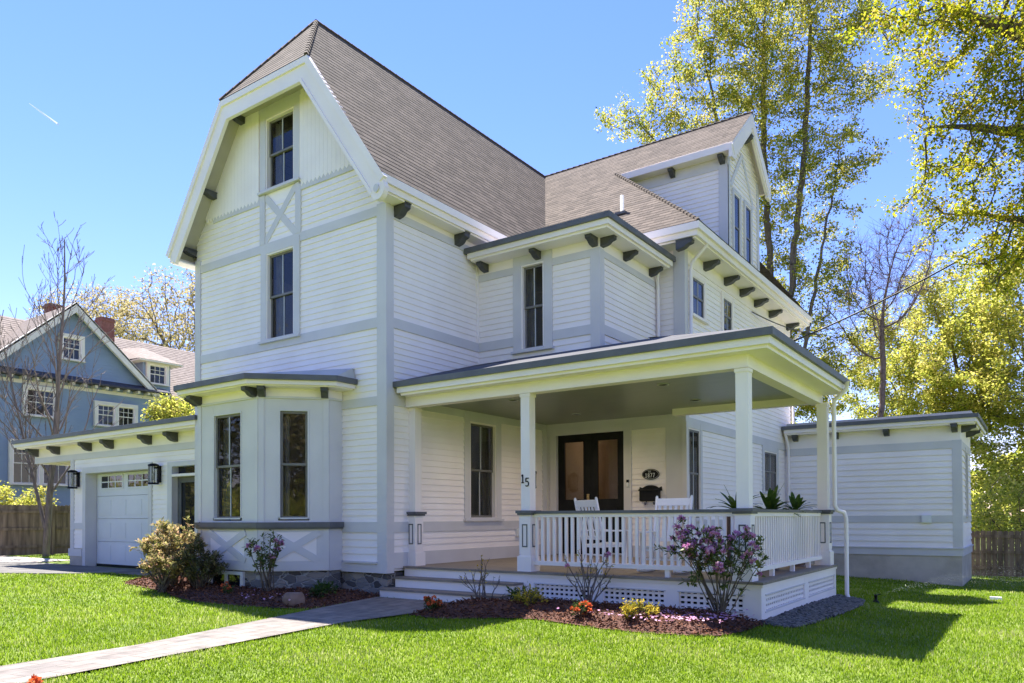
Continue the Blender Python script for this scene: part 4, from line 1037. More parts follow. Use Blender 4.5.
t.box(FA, -6.0, XA + .04, -.03, .04, 0.36, 0.54, M_TRIM); t.box(FAs, YA - .03, 25.4, -.03, .038, 0.36, 0.54, M_TRIM)
t.box(FA, -6.0, XA + .07, -.03, .07, 0.54, 0.57, M_TRIM); t.box(FAs, YA - .055, 25.4, -.03, .069, 0.538, 0.568, M_TRIM)
t.build('trim_board', annex)
fd = MB(); fd.wbox(-6.0, XA + .01, YA - .01, 25.4, -0.9, 0.36, M_CONC); fd.build('foundation', annex)
ar = MB(); slabs(ar, -6.0, -1.24, 21.84, 25.85, 3.94); ar.wbox(-5.9, -1.4, 22.0, 25.7, 3.94, 4.02, M_MEMB); ar.build('annex_roof', house)
for x_ in (-5.7, -4.62, -3.35): brk(FA.at(x_, 0.02, 3.695), 0.26, 0.17, 0.13)
brk(FA.at(-1.78, 0.02, 3.693), 0.33, 0.17); brk(FAs.at(22.4, 0.02, 3.693), 0.33, 0.17); brk(FAs.at(23.9, 0.02, 3.693), 0.33, 0.17)
window(house, FAs.at(23.8, 0.035, 1.42), 0.5, 1.72, casing=0.08, rec=0.2, cas_proud=0.01)
ob = MB(); ob.box(FA, -2.55, -2.33, 0, .1, 1.21, 1.42, M_PLASTIC); ob.box(FA, -2.53, -2.35, .1, .12, 1.23, 1.40, M_PLASTIC); ob.build('outlet_box', house)
ob = MB(); ob.box(FS, 13.55, 13.72, 0, .07, 0.98, 1.16, M_PLASTIC); ob.build('outlet_box', house)

# --- downspouts
def spout(pts, r=0.037):
    d = MB(); d.tube(pts, r, M_CREAM, 8); return d.build('downspout', house)
spout([(-6.45, 14.50, 6.72), (-6.45, 14.52, 6.62), (-6.56, 14.70, 6.38), (-6.56, 14.74, 6.2), (-6.56, 14.74, 4.55)])
spout([(-5.56, 14.95, 7.15), (-5.58, 14.97, 7.0), (-5.92, 15.02, 6.72), (-5.95, 15.02, 6.55), (-5.95, 15.02, 4.7)])
spout([(-2.74, 14.1, 3.75), (-2.76, 14.12, 3.62), (-2.98, 14.2, 3.45), (-2.99, 14.2, 3.3), (-2.99, 14.2, 1.58), (-2.95, 14.22, 1.50), (-2.86, 14.3, 1.46), (-2.83, 14.33, 1.36), (-2.83, 14.33, 0.02), (-2.79, 14.31, -0.08)])
spout([(-5.92, 21.95, 3.85), (-5.92, 21.97, 3.7), (-5.9, 22.14, 3.45), (-5.9, 22.18, 3.3), (-5.9, 22.18, 0.2)])
spout([(-5.56, 23.0, 7.15), (-5.6, 23.0, 7.0), (-5.95, 23.0, 6.6), (-5.97, 23.0, 6.4), (-5.97, 23.0, 4.0)])
# ------------------------------------------------------------------ neighbouring house
NX = -36.0
nb = thing('blue_house', (-38.0, 16.4, 0.0), 'blue clapboard house with cream trim and brown roof beyond the wooden fence', 'house')
FN = side(NX); FN2 = side(NX - 1.0)
b = MB()
b.courses(FN, 0.3, 7.62, const(12.9), const(20.9), 0.15, 0.015, M_BLUE)
b.courses(FN, 7.9, 11.0, lambda z: 16.45 - (11.0 - z) * 1.10, lambda z: 16.45 + (11.0 - z) * 1.10, 0.15, 0.015, M_BLUE)
b.courses(FN2, 0.3, 7.62, const(6.5), const(12.9), 0.15, 0.015, M_BLUE); b.courses(FN2, 0.3, 7.62, const(20.9), const(25.5), 0.15, 0.015, M_BLUE)
b.wbox(-46, NX - 1.03, 6.5, 25.5, 0, 7.6, M_BLUE); b.wbox(NX - 1.03, NX - .03, 12.9, 20.9, 0, 7.6, M_BLUE)
b.build('wall', nb)
r = MB()
F = Fr((NX - .55, 0, 7.55), (0, 1, 0), (.64, 0, .768), (-.768, 0, .64))
Lm = 3.72 / .64
r.courses(F, 0, Lm, const(6.0), const(25.9), 0.2, 0.012, M_NROOF)
F = Fr((-45.6, 0, 7.55), (0, 1, 0), (-.64, 0, .768), (.768, 0, .64)); r.courses(F, 0, Lm, const(6.0), const(25.9), 0.2, 0.012, M_NROOF)
for sg in (1, -1):
    L2 = math.hypot(3.85, 3.5); F = Fr((0, 16.45 + sg * 3.85, 7.7), (1, 0, 0), (0, sg * 3.5 / L2, 3.85 / L2), (0, -sg * 3.85 / L2, 3.5 / L2))
    r.courses(F, 0, L2, const(-41.0), const(NX + .45), 0.2, 0.012, M_NROOF); r.box(F, -41, NX + .44, -.06, -.003, 0, L2, M_NTRIM)
nr = r.build('roof', nb)
r = MB()
r.prism(Fr((NX, 0, 7.64), (0, 1, 0), (1, 0, 0)), [(-.05, .28), (.05, .27), (.55, .03), (.55, -.05), (-.05, -.05)], 12.6, 20.9, M_NROOFD)
r.prism(Fr((NX - 1, 0, 7.55), (0, 1, 0), (1, 0, 0)), [(-1.2, 1.03), (.60, -.02), (.60, -.1), (-1.2, -.1)], 20.9, 25.8, M_NROOFD)
r.build('pent_roof', nb)
t = MB()
On = [(16.45 - 3.95, 7.66), (16.45, 11.22), (16.45 + 3.95, 7.66)]
band(t, FN, On, 0.0, 0.34, 0.30, 0.44, M_NTRIM); band(t, FN, On, .02, .08, -.02, .31, M_NTRIM)
for k in range(17): t.box(FN, 12.8 + k * .5, 12.92 + k * .5, 0, .42, 7.46, 7.58, M_NTRIM)
t.box(FN, 12.9, 20.9, -.02, .03, 7.30, 7.46, M_NTRIM)
t.build('rake_board', nb)
ch = MB(); ch.wbox(-38.3, -37.7, 18.6, 19.25, 8.5, 11.38, M_CHIM); ch.wbox(-38.33, -37.67, 18.57, 19.28, 11.2, 11.3, M_CHIM); ch.build('chimney', nr)
ch = MB(); ch.wbox(-40.9, -40.3, 17.35, 18.0, 10.2, 12.2, M_CHIM); ch.wbox(-40.95, -40.25, 17.3, 18.05, 12.0, 12.12, M_CHIM); ch.build('chimney', nr)
dn = MB(); dn.wbox(-40, -36.95, 20.3, 21.75, 7.9, 9.45, M_BLUE); dno = dn.build('dormer', nb)
dr = MB()
for pts in ([(-36.45, 19.85, 9.4), (-36.45, 22.2, 9.4), (-38.3, 21.0, 10.35)], [(-36.45, 19.85, 9.4), (-38.3, 21.0, 10.35), (-40.6, 21.0, 10.6), (-40.6, 19.85, 9.6)], [(-36.45, 22.2, 9.4), (-38.3, 21.0, 10.35), (-40.6, 21.0, 10.6), (-40.6, 22.2, 9.6)]): dr.face(pts, M_NROOF)
dr.wbox(-40.5, -36.47, 19.87, 22.18, 9.32, 9.396, M_NTRIM); dr.build('dormer_roof', dno)
def nwin(F, y0, y1, z0, z1, n=1, gr=(3, 2)):
    c = 0.14; wd = (y1 - y0 - c * (n + 1)) / n
    for k in range(n):
        a = y0 + c + wd / 2 + k * (wd + c)
        window(nb, F.at(a, 0.12, z0 + .1), wd, z1 - z0 - .1 - c, casing=c if n == 1 else c * .98, cm=M_NTRIM, sm=M_NTRIM, grid=gr, cas_proud=0.05 + .004 * k)
nwin(FN, 15.86, 16.95, 8.55, 9.78); nwin(FN, 14.40, 15.85, 5.85, 7.25); nwin(FN, 13.88, 16.4, 2.85, 4.85, 2); nwin(FN, 17.4, 19.45, 5.7, 6.92, 2); nwin(FN2, 21.6, 22.9, 5.6, 7.0)
nwin(side(-36.95), 20.42, 21.6, 8.2, 9.38); nwin(FN, 17.6, 18.9, 2.85, 4.85); nwin(FN2, 10.0, 11.2, 2.85, 4.85); nwin(FN2, 22.5, 23.8, 2.85, 4.85); nwin(FN, 16.9, 18.0, 1.05, 1.75, 1, (3, 1))
d = MB(); d.tube([(NX + .5, 20.6, 7.5), (NX + .3, 20.75, 7.2), (NX + .08, 20.85, 6.9), (NX + .08, 20.85, .5)], .05, M_NTRIM, 7); d.build('downspout', nb)

# ------------------------------------------------------------------ fences
rnd = random.Random(5)
def fence(name, p, q, h, label, zfun, rails):
    p = np.array(p, float); q = np.array(q, float); L = np.linalg.norm(q - p); u = (q - p) / L
    o = thing(name, (p[0], p[1], float(zfun(*p))), label, 'fence')
    n = np.array([u[1], -u[0]]); n = n if n @ (-p) > 0 else -n
    F = Fr((p[0], p[1], 0), (u[0], u[1], 0), (n[0], n[1], 0))
    b = MB(); x = 0
    while x < L:
        w_ = .135 + rnd.uniform(-.004, .004); c = p + u * x; z = float(zfun(*c)); hh = h + rnd.uniform(-.012, .012)
        b.poly(F, [(x, z + .03), (x + w_, z + .03), (x + w_, z + hh - .03), (x + w_ - .03, z + hh), (x + .03, z + hh), (x, z + hh - .03)], rnd.uniform(0, .004), .02, M_FENCE); x += w_ + .006
    b.build('boards', o)
    k = 0
    while k <= L:
        z = float(zfun(*(p + u * k))); pb2 = MB(); pb2.box(F, k - .05, k + .05, -.085 if not rails else .022, -.004 if not rails else .12, z - .2, z + h + .02, M_FENCE); pb2.build('post', o); k += 2.4
    for f in (.16, .5, .84):
        rl = MB(); z0 = float(zfun(*p)); z1 = float(zfun(*q)); bb_ = (.024, .06) if rails else (-.05, -.006)
        rl.face([F.p(0, bb_[1], z0 + h * f), F.p(L, bb_[1], z1 + h * f), F.p(L, bb_[1], z1 + h * f + .09), F.p(0, bb_[1], z0 + h * f + .09)], M_FENCE)
        rl.face([F.p(0, bb_[0], z0 + h * f + .09), F.p(L, bb_[0], z1 + h * f + .09), F.p(L, bb_[1], z1 + h * f + .09), F.p(0, bb_[1], z0 + h * f + .09)], M_FENCE)
        rl.build('rail', o)
    return o
fence('wooden_fence', (-29.0, 3.0), (-29.0, 26.0), 1.78, 'weathered brown board fence in front of the blue house', g, True)
fence('wooden_fence', (-1.9, 26.2), (14.0, 26.8), 1.36, 'weathered brown board fence beside the rear annex, right of the house', g, True)

# ------------------------------------------------------------------ porch furniture and small fixtures
def rocking_chair(loc, rz, label):
    o = thing('rocking_chair', loc, label, 'rocking chair', 'white rocking chairs on the porch', rz)
    W_ = 0.29; tilt = 0.22
    L0 = Fr((0, 0, 0), (1, 0, 0), (0, 1, 0))
    def piece(nm, mb): return mb.build(nm, o, local=True)
    for sx in (-1, 1):
        x_ = sx * W_
        m = MB(); pts = []
        for k in range(15):
            y_ = -0.52 + k * (0.95 / 14); pts.append((x_, y_, 0.022 + 0.16 * (y_ + .02) ** 2))
        m.tube(pts, 0.022, M_CHAIR, 6); piece('rocker', m)
        m = MB(); m.tube([(x_, .27, .04), (x_, .27, .62)], .022, M_CHAIR, 6); piece('front_leg', m)
        m = MB(); m.tube([(x_, -.20, .04), (x_, -.22, .42), (x_, -.22 - .78 * tilt, 1.18), (x_, -.22 - .80 * tilt, 1.21)], [.022, .024, .024, .016], M_CHAIR, 6); piece('back_post', m)
        m = MB(); m.box(L0, x_ - .045, x_ + .045, -.28, .34, .62, .645, M_CHAIR); piece('arm', m)
    m = MB()
    for k in range(8): m.box(L0, -W_ + .01, W_ - .01, -.22 + k * .066, -.165 + k * .066, .40 - .006 * (7 - k), .42 - .006 * (7 - k), M_CHAIR)
    for y_ in (-.21, .27): m.box(L0, -W_, W_, y_ - .015, y_ + .015, .34, .385, M_CHAIR)
    for sx in (-1, 1): m.box(L0, sx * W_ - .012, sx * W_ + .012, -.2, .27, .35, .395, M_CHAIR)
    for y_, z_ in ((-.205, .2), (.27, .2)): m.box(L0, -W_, W_, y_ - .012, y_ + .012, z_, z_ + .028, M_CHAIR)
    piece('seat', m)
    Bk = Fr((0, -.22, .42), (1, 0, 0), (0, math.cos(math.atan(tilt)), math.sin(math.atan(tilt))), (0, -math.sin(math.atan(tilt)), math.cos(math.atan(tilt))))
    m = MB(); m.box(Bk, -W_ + .02, W_ - .02, -.015, .015, .64, .76, M_CHAIR); piece('top_rail', m)
    m = MB(); m.box(Bk, -W_ + .02, W_ - .02, -.014, .014, .06, .12, M_CHAIR)
    for k in range(6):
        x_ = -W_ + .065 + k * (2 * W_ - .13) / 5; m.box(Bk, x_ - .022, x_ + .022, -.008, .008, .12, .64, M_CHAIR)
    piece('slats', m)
    return o
rocking_chair((-6.30, 11.75, ZD), rad(-22), 'white slatted rocking chair in front of the dark double door, its back to the railing')
rocking_chair((-4.80, 11.0, ZD), rad(183), 'white slatted rocking chair facing the street below the black mailbox')
def oval(F, a, c, b0, b1, m, mb, n=28): mb.poly(F, [(a * math.cos(t), c * math.sin(t)) for t in np.linspace(0, 2 * math.pi, n + 1)[:-1]], b0, b1, m)
pq = thing('house_plaque', (-6.80, YM - .02, 2.21), 'black oval plaque with pale rim and numerals on the porch wall', 'plaque')
F = Fr((-6.80, YM - .016, 2.305), (1, 0, 0), (0, -1, 0))
m = MB(); oval(F, .20, .115, 0, .014, M_BLACK, m); oval(F, .184, .10, .014, .0155, M_LETTER, m); oval(F, .179, .095, .0155, .019, M_BLACK, m); m.build('plate', pq)
m = MB(); digits(m, F.at(-.125, .019, -.065), '1877', .085, M_LETTER); digits(m, F.at(-.05, .019, .04), 'EST', .032, M_LETTER); m.build('lettering', pq)
mx = thing('mailbox', (-6.80, YM - .02, 1.68), 'black ornate wall mailbox hanging under the oval plaque', 'mailbox')
F = Fr((-6.80, YM - .016, 1.68), (1, 0, 0), (0, -1, 0))
m = MB(); m.box(F, -.22, .22, 0, .11, .06, .30, M_BLACK)
m.poly(F, [(-.26, .27), (.26, .27), (.25, .36), (.19, .335), (.12, .375), (.05, .39), (-.05, .39), (-.12, .375), (-.19, .335), (-.25, .36)], 0, .03, M_BLACK)
m.poly(F, [(-.235, .05), (.235, .05), (.245, .11), (-.245, .11)], 0, .03, M_BLACK); m.build('box', mx)
m = MB(); m.prism(F, [(0, .33), (.06, .325), (.135, .285), (.135, .27), (0, .27)], -.235, .235, M_BLACK); m.build('lid', mx)
m = MB()
for sx in (-.1, .1): m.tube([F.p(sx, .02, .05), F.p(sx, .05, -.02), F.p(sx, .09, -.02), F.p(sx, .10, .03)], .009, M_BLACK, 5)
m.build('hook', mx)
dbm = MB(); F = Fr((-7.33, YM - .04, 2.06), (1, 0, 0), (0, -1, 0)); dbm.box(F, -.025, .025, 0, .025, 0, .085, M_PLASTIC); dbm.box(F, -.026, .026, 0, .027, .085, .145, M_BLACK)
tag(dbm.build('doorbell'), 'small black and white doorbell on the right casing of the front door', 'doorbell')
lt = thing('porch_lantern', (XW + .02, 14.0, 2.0), 'black wall lantern beside the porch window, near the number post', 'lantern')
F = Fr((XW + .015, 14.0, 2.0), (0, 1, 0), (1, 0, 0))
m = MB(); m.box(F, -.055, .055, 0, .03, .12, .42, M_BLACK); m.box(F, -.02, .02, .03, .13, .36, .40, M_BLACK); L = Fr(F.p(0, .14, 0), (1, 0, 0), (0, 1, 0))
m.lathe(L, [(.05, .0), (.10, .05), (.11, .08)], M_BLACK, 12); m.lathe(L, [(.12, .38), (.11, .42), (.04, .47), (0, .5)], M_BLACK, 12)
for k in range(6): a = k * math.pi / 3; m.tube([L.p(.1 * math.cos(a), .1 * math.sin(a), .06), L.p(.11 * math.cos(a), .11 * math.sin(a), .39)], .007, M_BLACK, 4)
m.build('frame', lt); m = MB(); m.lathe(L, [(.09, .07), (.10, .38)], M_CLEAR, 12); m.build('glass', lt)

# ------------------------------------------------------------------ plants
def kites(C_, D_, L_, W_, rg, nrm=None):
    """leaf quads: base points C_, directions D_, lengths, widths"""
    n = len(C_); D_ = D_ / np.linalg.norm(D_, axis=1, keepdims=True)
    R_ = rg.normal(size=(n, 3)) if nrm is None else nrm + rg.normal(size=(n, 3)) * .35
    S_ = np.cross(D_, R_); S_ /= np.linalg.norm(S_, axis=1, keepdims=True) + 1e-9
    L_ = np.broadcast_to(L_, (n,))[:, None]; W_ = np.broadcast_to(W_, (n,))[:, None]
    mid = C_ + D_ * L_ * .5
    V = np.stack([C_, mid + S_ * W_ * .5, C_ + D_ * L_, mid - S_ * W_ * .5], 1).reshape(-1, 3)
    return V, np.arange(4 * n).reshape(-1, 4)

def colonize(rg, P, par, A, D, dk, di, iters):
    P = list(map(np.array, P)); par = list(par)
    Parr = np.array(P); near = np.zeros(len(A), int); dist = np.full(len(A), 1e9)
    d = np.linalg.norm(A[:, None] - Parr[None], axis=2); near = d.argmin(1); dist = d.min(1)
    alive = np.ones(len(A), bool)
    for it in range(iters):
        act = alive & (dist < di)
        if not act.any(): break
        idx = near[act]; vec = A[act] - np.array(P)[idx]; vec /= np.linalg.norm(vec, axis=1, keepdims=True) + 1e-9
        u, inv = np.unique(idx, return_inverse=True)
        S = np.zeros((len(u), 3)); np.add.at(S, inv, vec)
        S += rg.normal(size=S.shape) * .35 + np.array([0, 0, .06])
        S /= np.linalg.norm(S, axis=1, keepdims=True) + 1e-9
        new = np.array(P)[u] + S * D
        base = len(P); P.extend(new); par.extend(u.tolist())
        dn_ = np.linalg.norm(A[:, None] - new[None], axis=2); j = dn_.argmin(1); dm_ = dn_.min(1)
        up = dm_ < dist; near[up] = base + j[up]; dist[up] = dm_[up]
        alive &= dist > dk
        if len(P) > 9000: break
    return np.array(P), np.array(par)

def skeleton(P, par, R, rtip, expo=2.3):
    n = len(P); w_ = np.zeros(n); kids = np.zeros(n, int)
    for i in range(n - 1, -1, -1):
        if w_[i] == 0: w_[i] = 1
        if par[i] >= 0: w_[par[i]] += w_[i]; kids[par[i]] += 1
    r = rtip * w_ ** (1 / expo); s = R / r.max()
    r = np.where(r > rtip * 2.5, rtip * 2.5 + (r - rtip * 2.5) * (R - rtip * 2.5) / max(r.max() - rtip * 2.5, 1e-6), r)
    return r, kids, w_
def tubes_from(P, par, r, w_, k=5):
    c = np.where(par >= 0)[0]; p = par[c]
    best = {}
    for i in c:
        q = par[i]
        if q not in best or w_[i] > w_[best[q]]: best[q] = i
    main = np.array([best[par[i]] == i for i in c])
    d = P[c] - P[p]; L = np.linalg.norm(d, axis=1, keepdims=True); d = d / (L + 1e-9)
    dp = np.zeros_like(P); dp[c] = d; dp[par < 0] = (0, 0, 1)
    ra = np.where(main, r[p], np.minimum(r[p], r[c] * 1.2))
    def ring(pos, dr, rr):
        up = np.where(np.abs(dr[:, 2:3]) > .95, np.array([[1.0, 0, 0]]), np.array([[0, 0, 1.0]]))
        x = np.cross(dr, up); x /= np.linalg.norm(x, axis=1, keepdims=True) + 1e-9; y = np.cross(dr, x)
        t = 2 * np.pi * np.arange(k) / k
        return pos[:, None] + (x[:, None] * np.cos(t)[None, :, None] + y[:, None] * np.sin(t)[None, :, None]) * rr[:, None, None]
    A = ring(P[p], d, ra); B = ring(P[c], d, r[c])
    V = np.concatenate([A, B], 1).reshape(-1, 3); m_ = len(c)
    j = np.arange(k); f = np.stack([j, (j + 1) % k, (j + 1) % k + k, j + k], -1)
    F = (np.arange(m_)[:, None, None] * 2 * k + f[None]).reshape(-1, 4)
    return V, F

def ellipsoid_points(rg, E_, n):
    vol = np.array([e[3] * e[4] * e[5] for e in E_]); pr_ = vol / vol.sum(); out = []
    for e, q in zip(E_, pr_):
        m_ = max(4, int(n * q)); v = rg.normal(size=(m_, 3)); v /= np.linalg.norm(v, axis=1, keepdims=True); v *= rg.random((m_, 1)) ** .4
        out.append(np.array(e[:3]) + v * np.array(e[3:6]))
    return np.concatenate(out)

def tree(name, label, cat, base, stems, env, seed, n_att, D, R, leafm, bark, n_leaf, leaf, spread=.3, rtip=.012, group=None, twigs=2, twig_len=.5, droop=0., per=None, thin=3.2):
    rg = np.random.default_rng(seed)
    base = np.array(base, float); o = thing(name, tuple(base), label, cat, group)
    P, par = [base - np.array([0, 0, .3]), base], [-1, 0]
    for s in stems:
        prev = 1; cur = np.array(P[1])
        for q in s:
            q = np.array(q, float); m_ = max(1, int(np.linalg.norm(q - cur) / D)); a = cur.copy()
            for k in range(1, m_ + 1):
                P.append(a + (q - a) * k / m_ + rg.normal(size=3) * D * .08); par.append(prev); prev = len(P) - 1
            cur = q
    A = ellipsoid_points(rg, env, n_att)
    P, par = colonize(rg, P, par, A, D, D * 1.6, 1e9, 120)
    r, kids, w_ = skeleton(P, par, R, rtip)
    V, F = tubes_from(P, par, r, w_, 6)
    tips = np.where(r < rtip * thin)[0]
    # twigs
    TV, TF, tp = [V], [F], [P[tips]]; nv = len(V)
    if twigs:
        b_ = np.repeat(P[tips], twigs, 0); dr = np.zeros_like(P); ok = par >= 0; dr[ok] = P[ok] - P[par[ok]]
        dd = np.repeat(dr[tips], twigs, 0); dd /= np.linalg.norm(dd, axis=1, keepdims=True) + 1e-9
        dd = dd + rg.normal(size=dd.shape) * .75 + np.array([0, 0, .15 - droop]); dd /= np.linalg.norm(dd, axis=1, keepdims=True)
        l_ = twig_len * rg.uniform(.4, 1.2, (len(b_), 1)); e_ = b_ + dd * l_; 
        x = np.cross(dd, rg.normal(size=dd.shape)); x /= np.linalg.norm(x, axis=1, keepdims=True); y = np.cross(dd, x)
        rr = rtip * .75
        tri = lambda c_, q: np.stack([c_ + x * q, c_ + (-.5 * x + .87 * y) * q, c_ + (-.5 * x - .87 * y) * q], 1)
        tv = np.concatenate([tri(b_, rr), tri(e_, rr * .35)], 1).reshape(-1, 3)
        j = np.arange(3); f = np.stack([j, (j + 1) % 3, (j + 1) % 3 + 3, j + 3], -1)
        TV.append(tv); TF.append((np.arange(len(b_))[:, None, None] * 6 + f[None]).reshape(-1, 4) + nv)
        tp += [e_, b_ + dd * l_ * .6]
    tr = quads_mesh('trunk', np.concatenate(TV), np.concatenate(TF), [bark], o)
    tr.data.polygons.foreach_set('use_smooth', [True] * len(tr.data.polygons))
    if n_leaf:
        T = np.concatenate(tp); k = rg.integers(0, len(T), n_leaf)
        clump = rg.normal(size=len(T)) * .22
        C_ = T[k] + rg.normal(size=(n_leaf, 3)) * spread * np.array([1, 1, .7])
        dirs = rg.normal(size=(n_leaf, 3)) + np.array([0, 0, -.35]); ln = leaf * rg.uniform(.55, 1.35, n_leaf)
        V, F = kites(C_, dirs, ln, ln * rg.uniform(.55, .85, n_leaf), rg, nrm=np.array([0, 0, 1.0]))
        quads_mesh('crown', V, F, [leafm], o, lv=np.clip(.45 + clump[k] + rg.normal(size=n_leaf) * .22, 0, 1))
    return o

# big multi-stemmed maple behind the wing
tree('maple_tree', 'tall multi-stemmed spring maple rising directly behind the house', 'tree', (-9.6, 34, -.4),
     [[(-10.0, 34, 4), (-10.6, 34, 11), (-11.6, 34, 17), (-12.4, 33.5, 22)], [(-9.4, 34.2, 4), (-8.9, 34, 11), (-8.3, 34, 17), (-7.9, 34, 23)], [(-9.7, 34, 3), (-9.8, 34.3, 11), (-10.0, 34, 18), (-9.9, 34, 24)], [(-9.2, 33.8, 4), (-7.7, 34, 12), (-6.9, 34.5, 17)], [(-10.0, 34, 4), (-11.2, 33.7, 11), (-13.0, 33, 17), (-15.4, 32.4, 20)]],
     [(-8.8, 34, 22.4, 3.4, 3.3, 4.6), (-9.7, 34, 16.4, 3.0, 2.7, 4.0), (-12.3, 33, 21.4, 2.7, 2.7, 2.5), (-15.0, 32, 20.2, 2.4, 1.8, 1.1), (-8.1, 35, 11.0, 2.4, 2.2, 3.1), (-7.0, 35, 16.5, 1.5, 1.5, 3.1), (-13.2, 33, 19.2, 2.4, 2.3, 1.3), (-9.0, 36, 7.7, 2.6, 2.4, 2.3), (-6.2, 35, 21.1, 1.9, 1.9, 2.6), (-11.1, 33, 23.6, 2.7, 2.7, 2.5)],
     11, 1500, .45, .30, M_LMAPLE, M_BARK, 105000, .11, .15, .012, twig_len=.85)
# large tree on the right, its limbs hanging into the picture
tree('maple_tree', 'large leaning maple whose bright limbs hang in from the right', 'tree', (3.2, 22.0, -.4),
     [[(2.8, 21.8, 5), (1.5, 21, 10), (-.2, 20.3, 12.2), (-1.8, 20, 13.3)], [(2.4, 21.5, 7), (.6, 20.6, 9.8), (-.9, 20.6, 10.4), (-2, 20.2, 10.6)], [(2.6, 21.8, 6.2), (.8, 21.6, 8.0), (-1.0, 21.8, 8.8)], [(2.8, 21.8, 5), (3.8, 21, 10)]],
     [(-1.4, 20, 12.9, 1.9, 1.8, .9), (-.4, 20, 10.9, 1.2, 1.3, 1.1), (-1.1, 21, 9.7, 1.5, 1.4, .9), (-1.9, 20, 10.3, 1.0, .9, .5), (-.7, 22, 8.3, 1.7, 1.5, .9), (-2.1, 21, 8.9, 1.0, 1, .5), (.9, 20, 9.8, 1.5, 1.5, 3.0), (-2.6, 19.5, 12.9, 1.1, .8, .7), (-1.6, 20.5, 11.9, 1.0, 1.0, .5), (.1, 20, 12.4, 1.4, 1.2, .9), (-.3, 21, 7.0, 1.2, 1.0, .6), (3.4, 21, 11.5, 3, 3, 3.5), (1.5, 19, 13.2, 2, 2, 1.2)],
     23, 3000, .30, .62, M_LOVER, M_BARK, 120000, .08, .11, .013, twig_len=.55)
# yellow-green trees right of the annex
gb = 'yellow-green trees beyond the right fence'
tree('spring_tree', 'broad yellow-green tree just behind the rear annex roof', 'tree', (-4.4, 41, -.4), [[(-4.3, 41, 3), (-5, 41, 6)], [(-4.3, 41, 3), (-3, 41, 7)]],
     [(-6.0, 42, 7.3, 2.6, 2.5, 3.2), (-6.8, 42, 10.4, 1.8, 2.0, 1.8), (-3.5, 42, 11.0, 2.9, 2.9, 2.6), (-5.7, 42, 4.6, 2.2, 2.0, 2.2), (-3.4, 40, 7.2, 3.0, 3.0, 3.4)], 31, 1300, .45, .22, M_LYEL, M_BARK, 70000, .13, .2, .011, gb, twig_len=.5)
tree('spring_tree', 'yellow-green tree with low boughs over the right fence', 'tree', (.6, 38, -.5), [[(.6, 38, 2.5), (0, 38, 6)], [(.6, 38, 2.5), (1.6, 38, 6)]],
     [(-1.4, 39, 6.2, 2.4, 2.8, 3.6), (-.6, 39, 10.6, 2.6, 2.7, 2.6), (-1.1, 38, 2.9, 2.3, 2.3, 2.2), (1.6, 39, 6.3, 2.6, 2.6, 5.2), (4, 39, 7, 2.5, 2.5, 5)], 37, 1300, .45, .22, M_LYEL, M_BARK, 75000, .13, .2, .011, gb, twig_len=.5)
# bare reddish tree
tree('bare_tree', 'leafless reddish tree between the tall maple and the yellow-green trees', 'tree', (-5.8, 36.5, -.4), [[(-5.8, 36.5, 4), (-5.6, 36.4, 8)]],
     [(-5.5, 36, 11.6, 2.1, 2.0, 2.6), (-6.4, 36, 10.3, 1.7, 1.5, 2.2), (-4.3, 36, 12.6, 1.5, 1.3, 2.0)], 41, 900, .32, .13, None, M_BARKR, 0, .1, rtip=.012, twigs=6, twig_len=.9, thin=4.5)
# oaks behind the blue house
go_ = 'budding oaks behind the blue house'
tree('oak_tree', 'budding tan oak filling the gap beside the house gable', 'tree', (-57.0, 35, 0), [[(-57, 35, 6), (-57.5, 35, 11)]],
     [(-60.8, 34, 17.0, 4.2, 4.2, 3.6), (-57.1, 34, 19.3, 3.4, 3.2, 2.4), (-55.0, 34, 13.8, 3.0, 2.4, 4.2), (-53.6, 34, 17.0, 2.6, 2.3, 3.1)], 51, 1300, .6, .35, M_LOAK, M_BARK, 11000, .20, .25, .02, go_, twig_len=.8)
tree('oak_tree', 'thinner budding oak over the blue house chimneys', 'tree', (-68.0, 36, 0), [[(-68, 36, 7), (-68.5, 36, 13)]],
     [(-66.5, 34, 18.6, 4.0, 3.5, 3.4), (-72, 36, 20.5, 4, 4, 3.0), (-78, 36, 21.5, 5, 4, 3.0)], 57, 1100, .65, .35, M_LOAK, M_BARK, 6000, .22, .3, .02, go_, twig_len=.8)
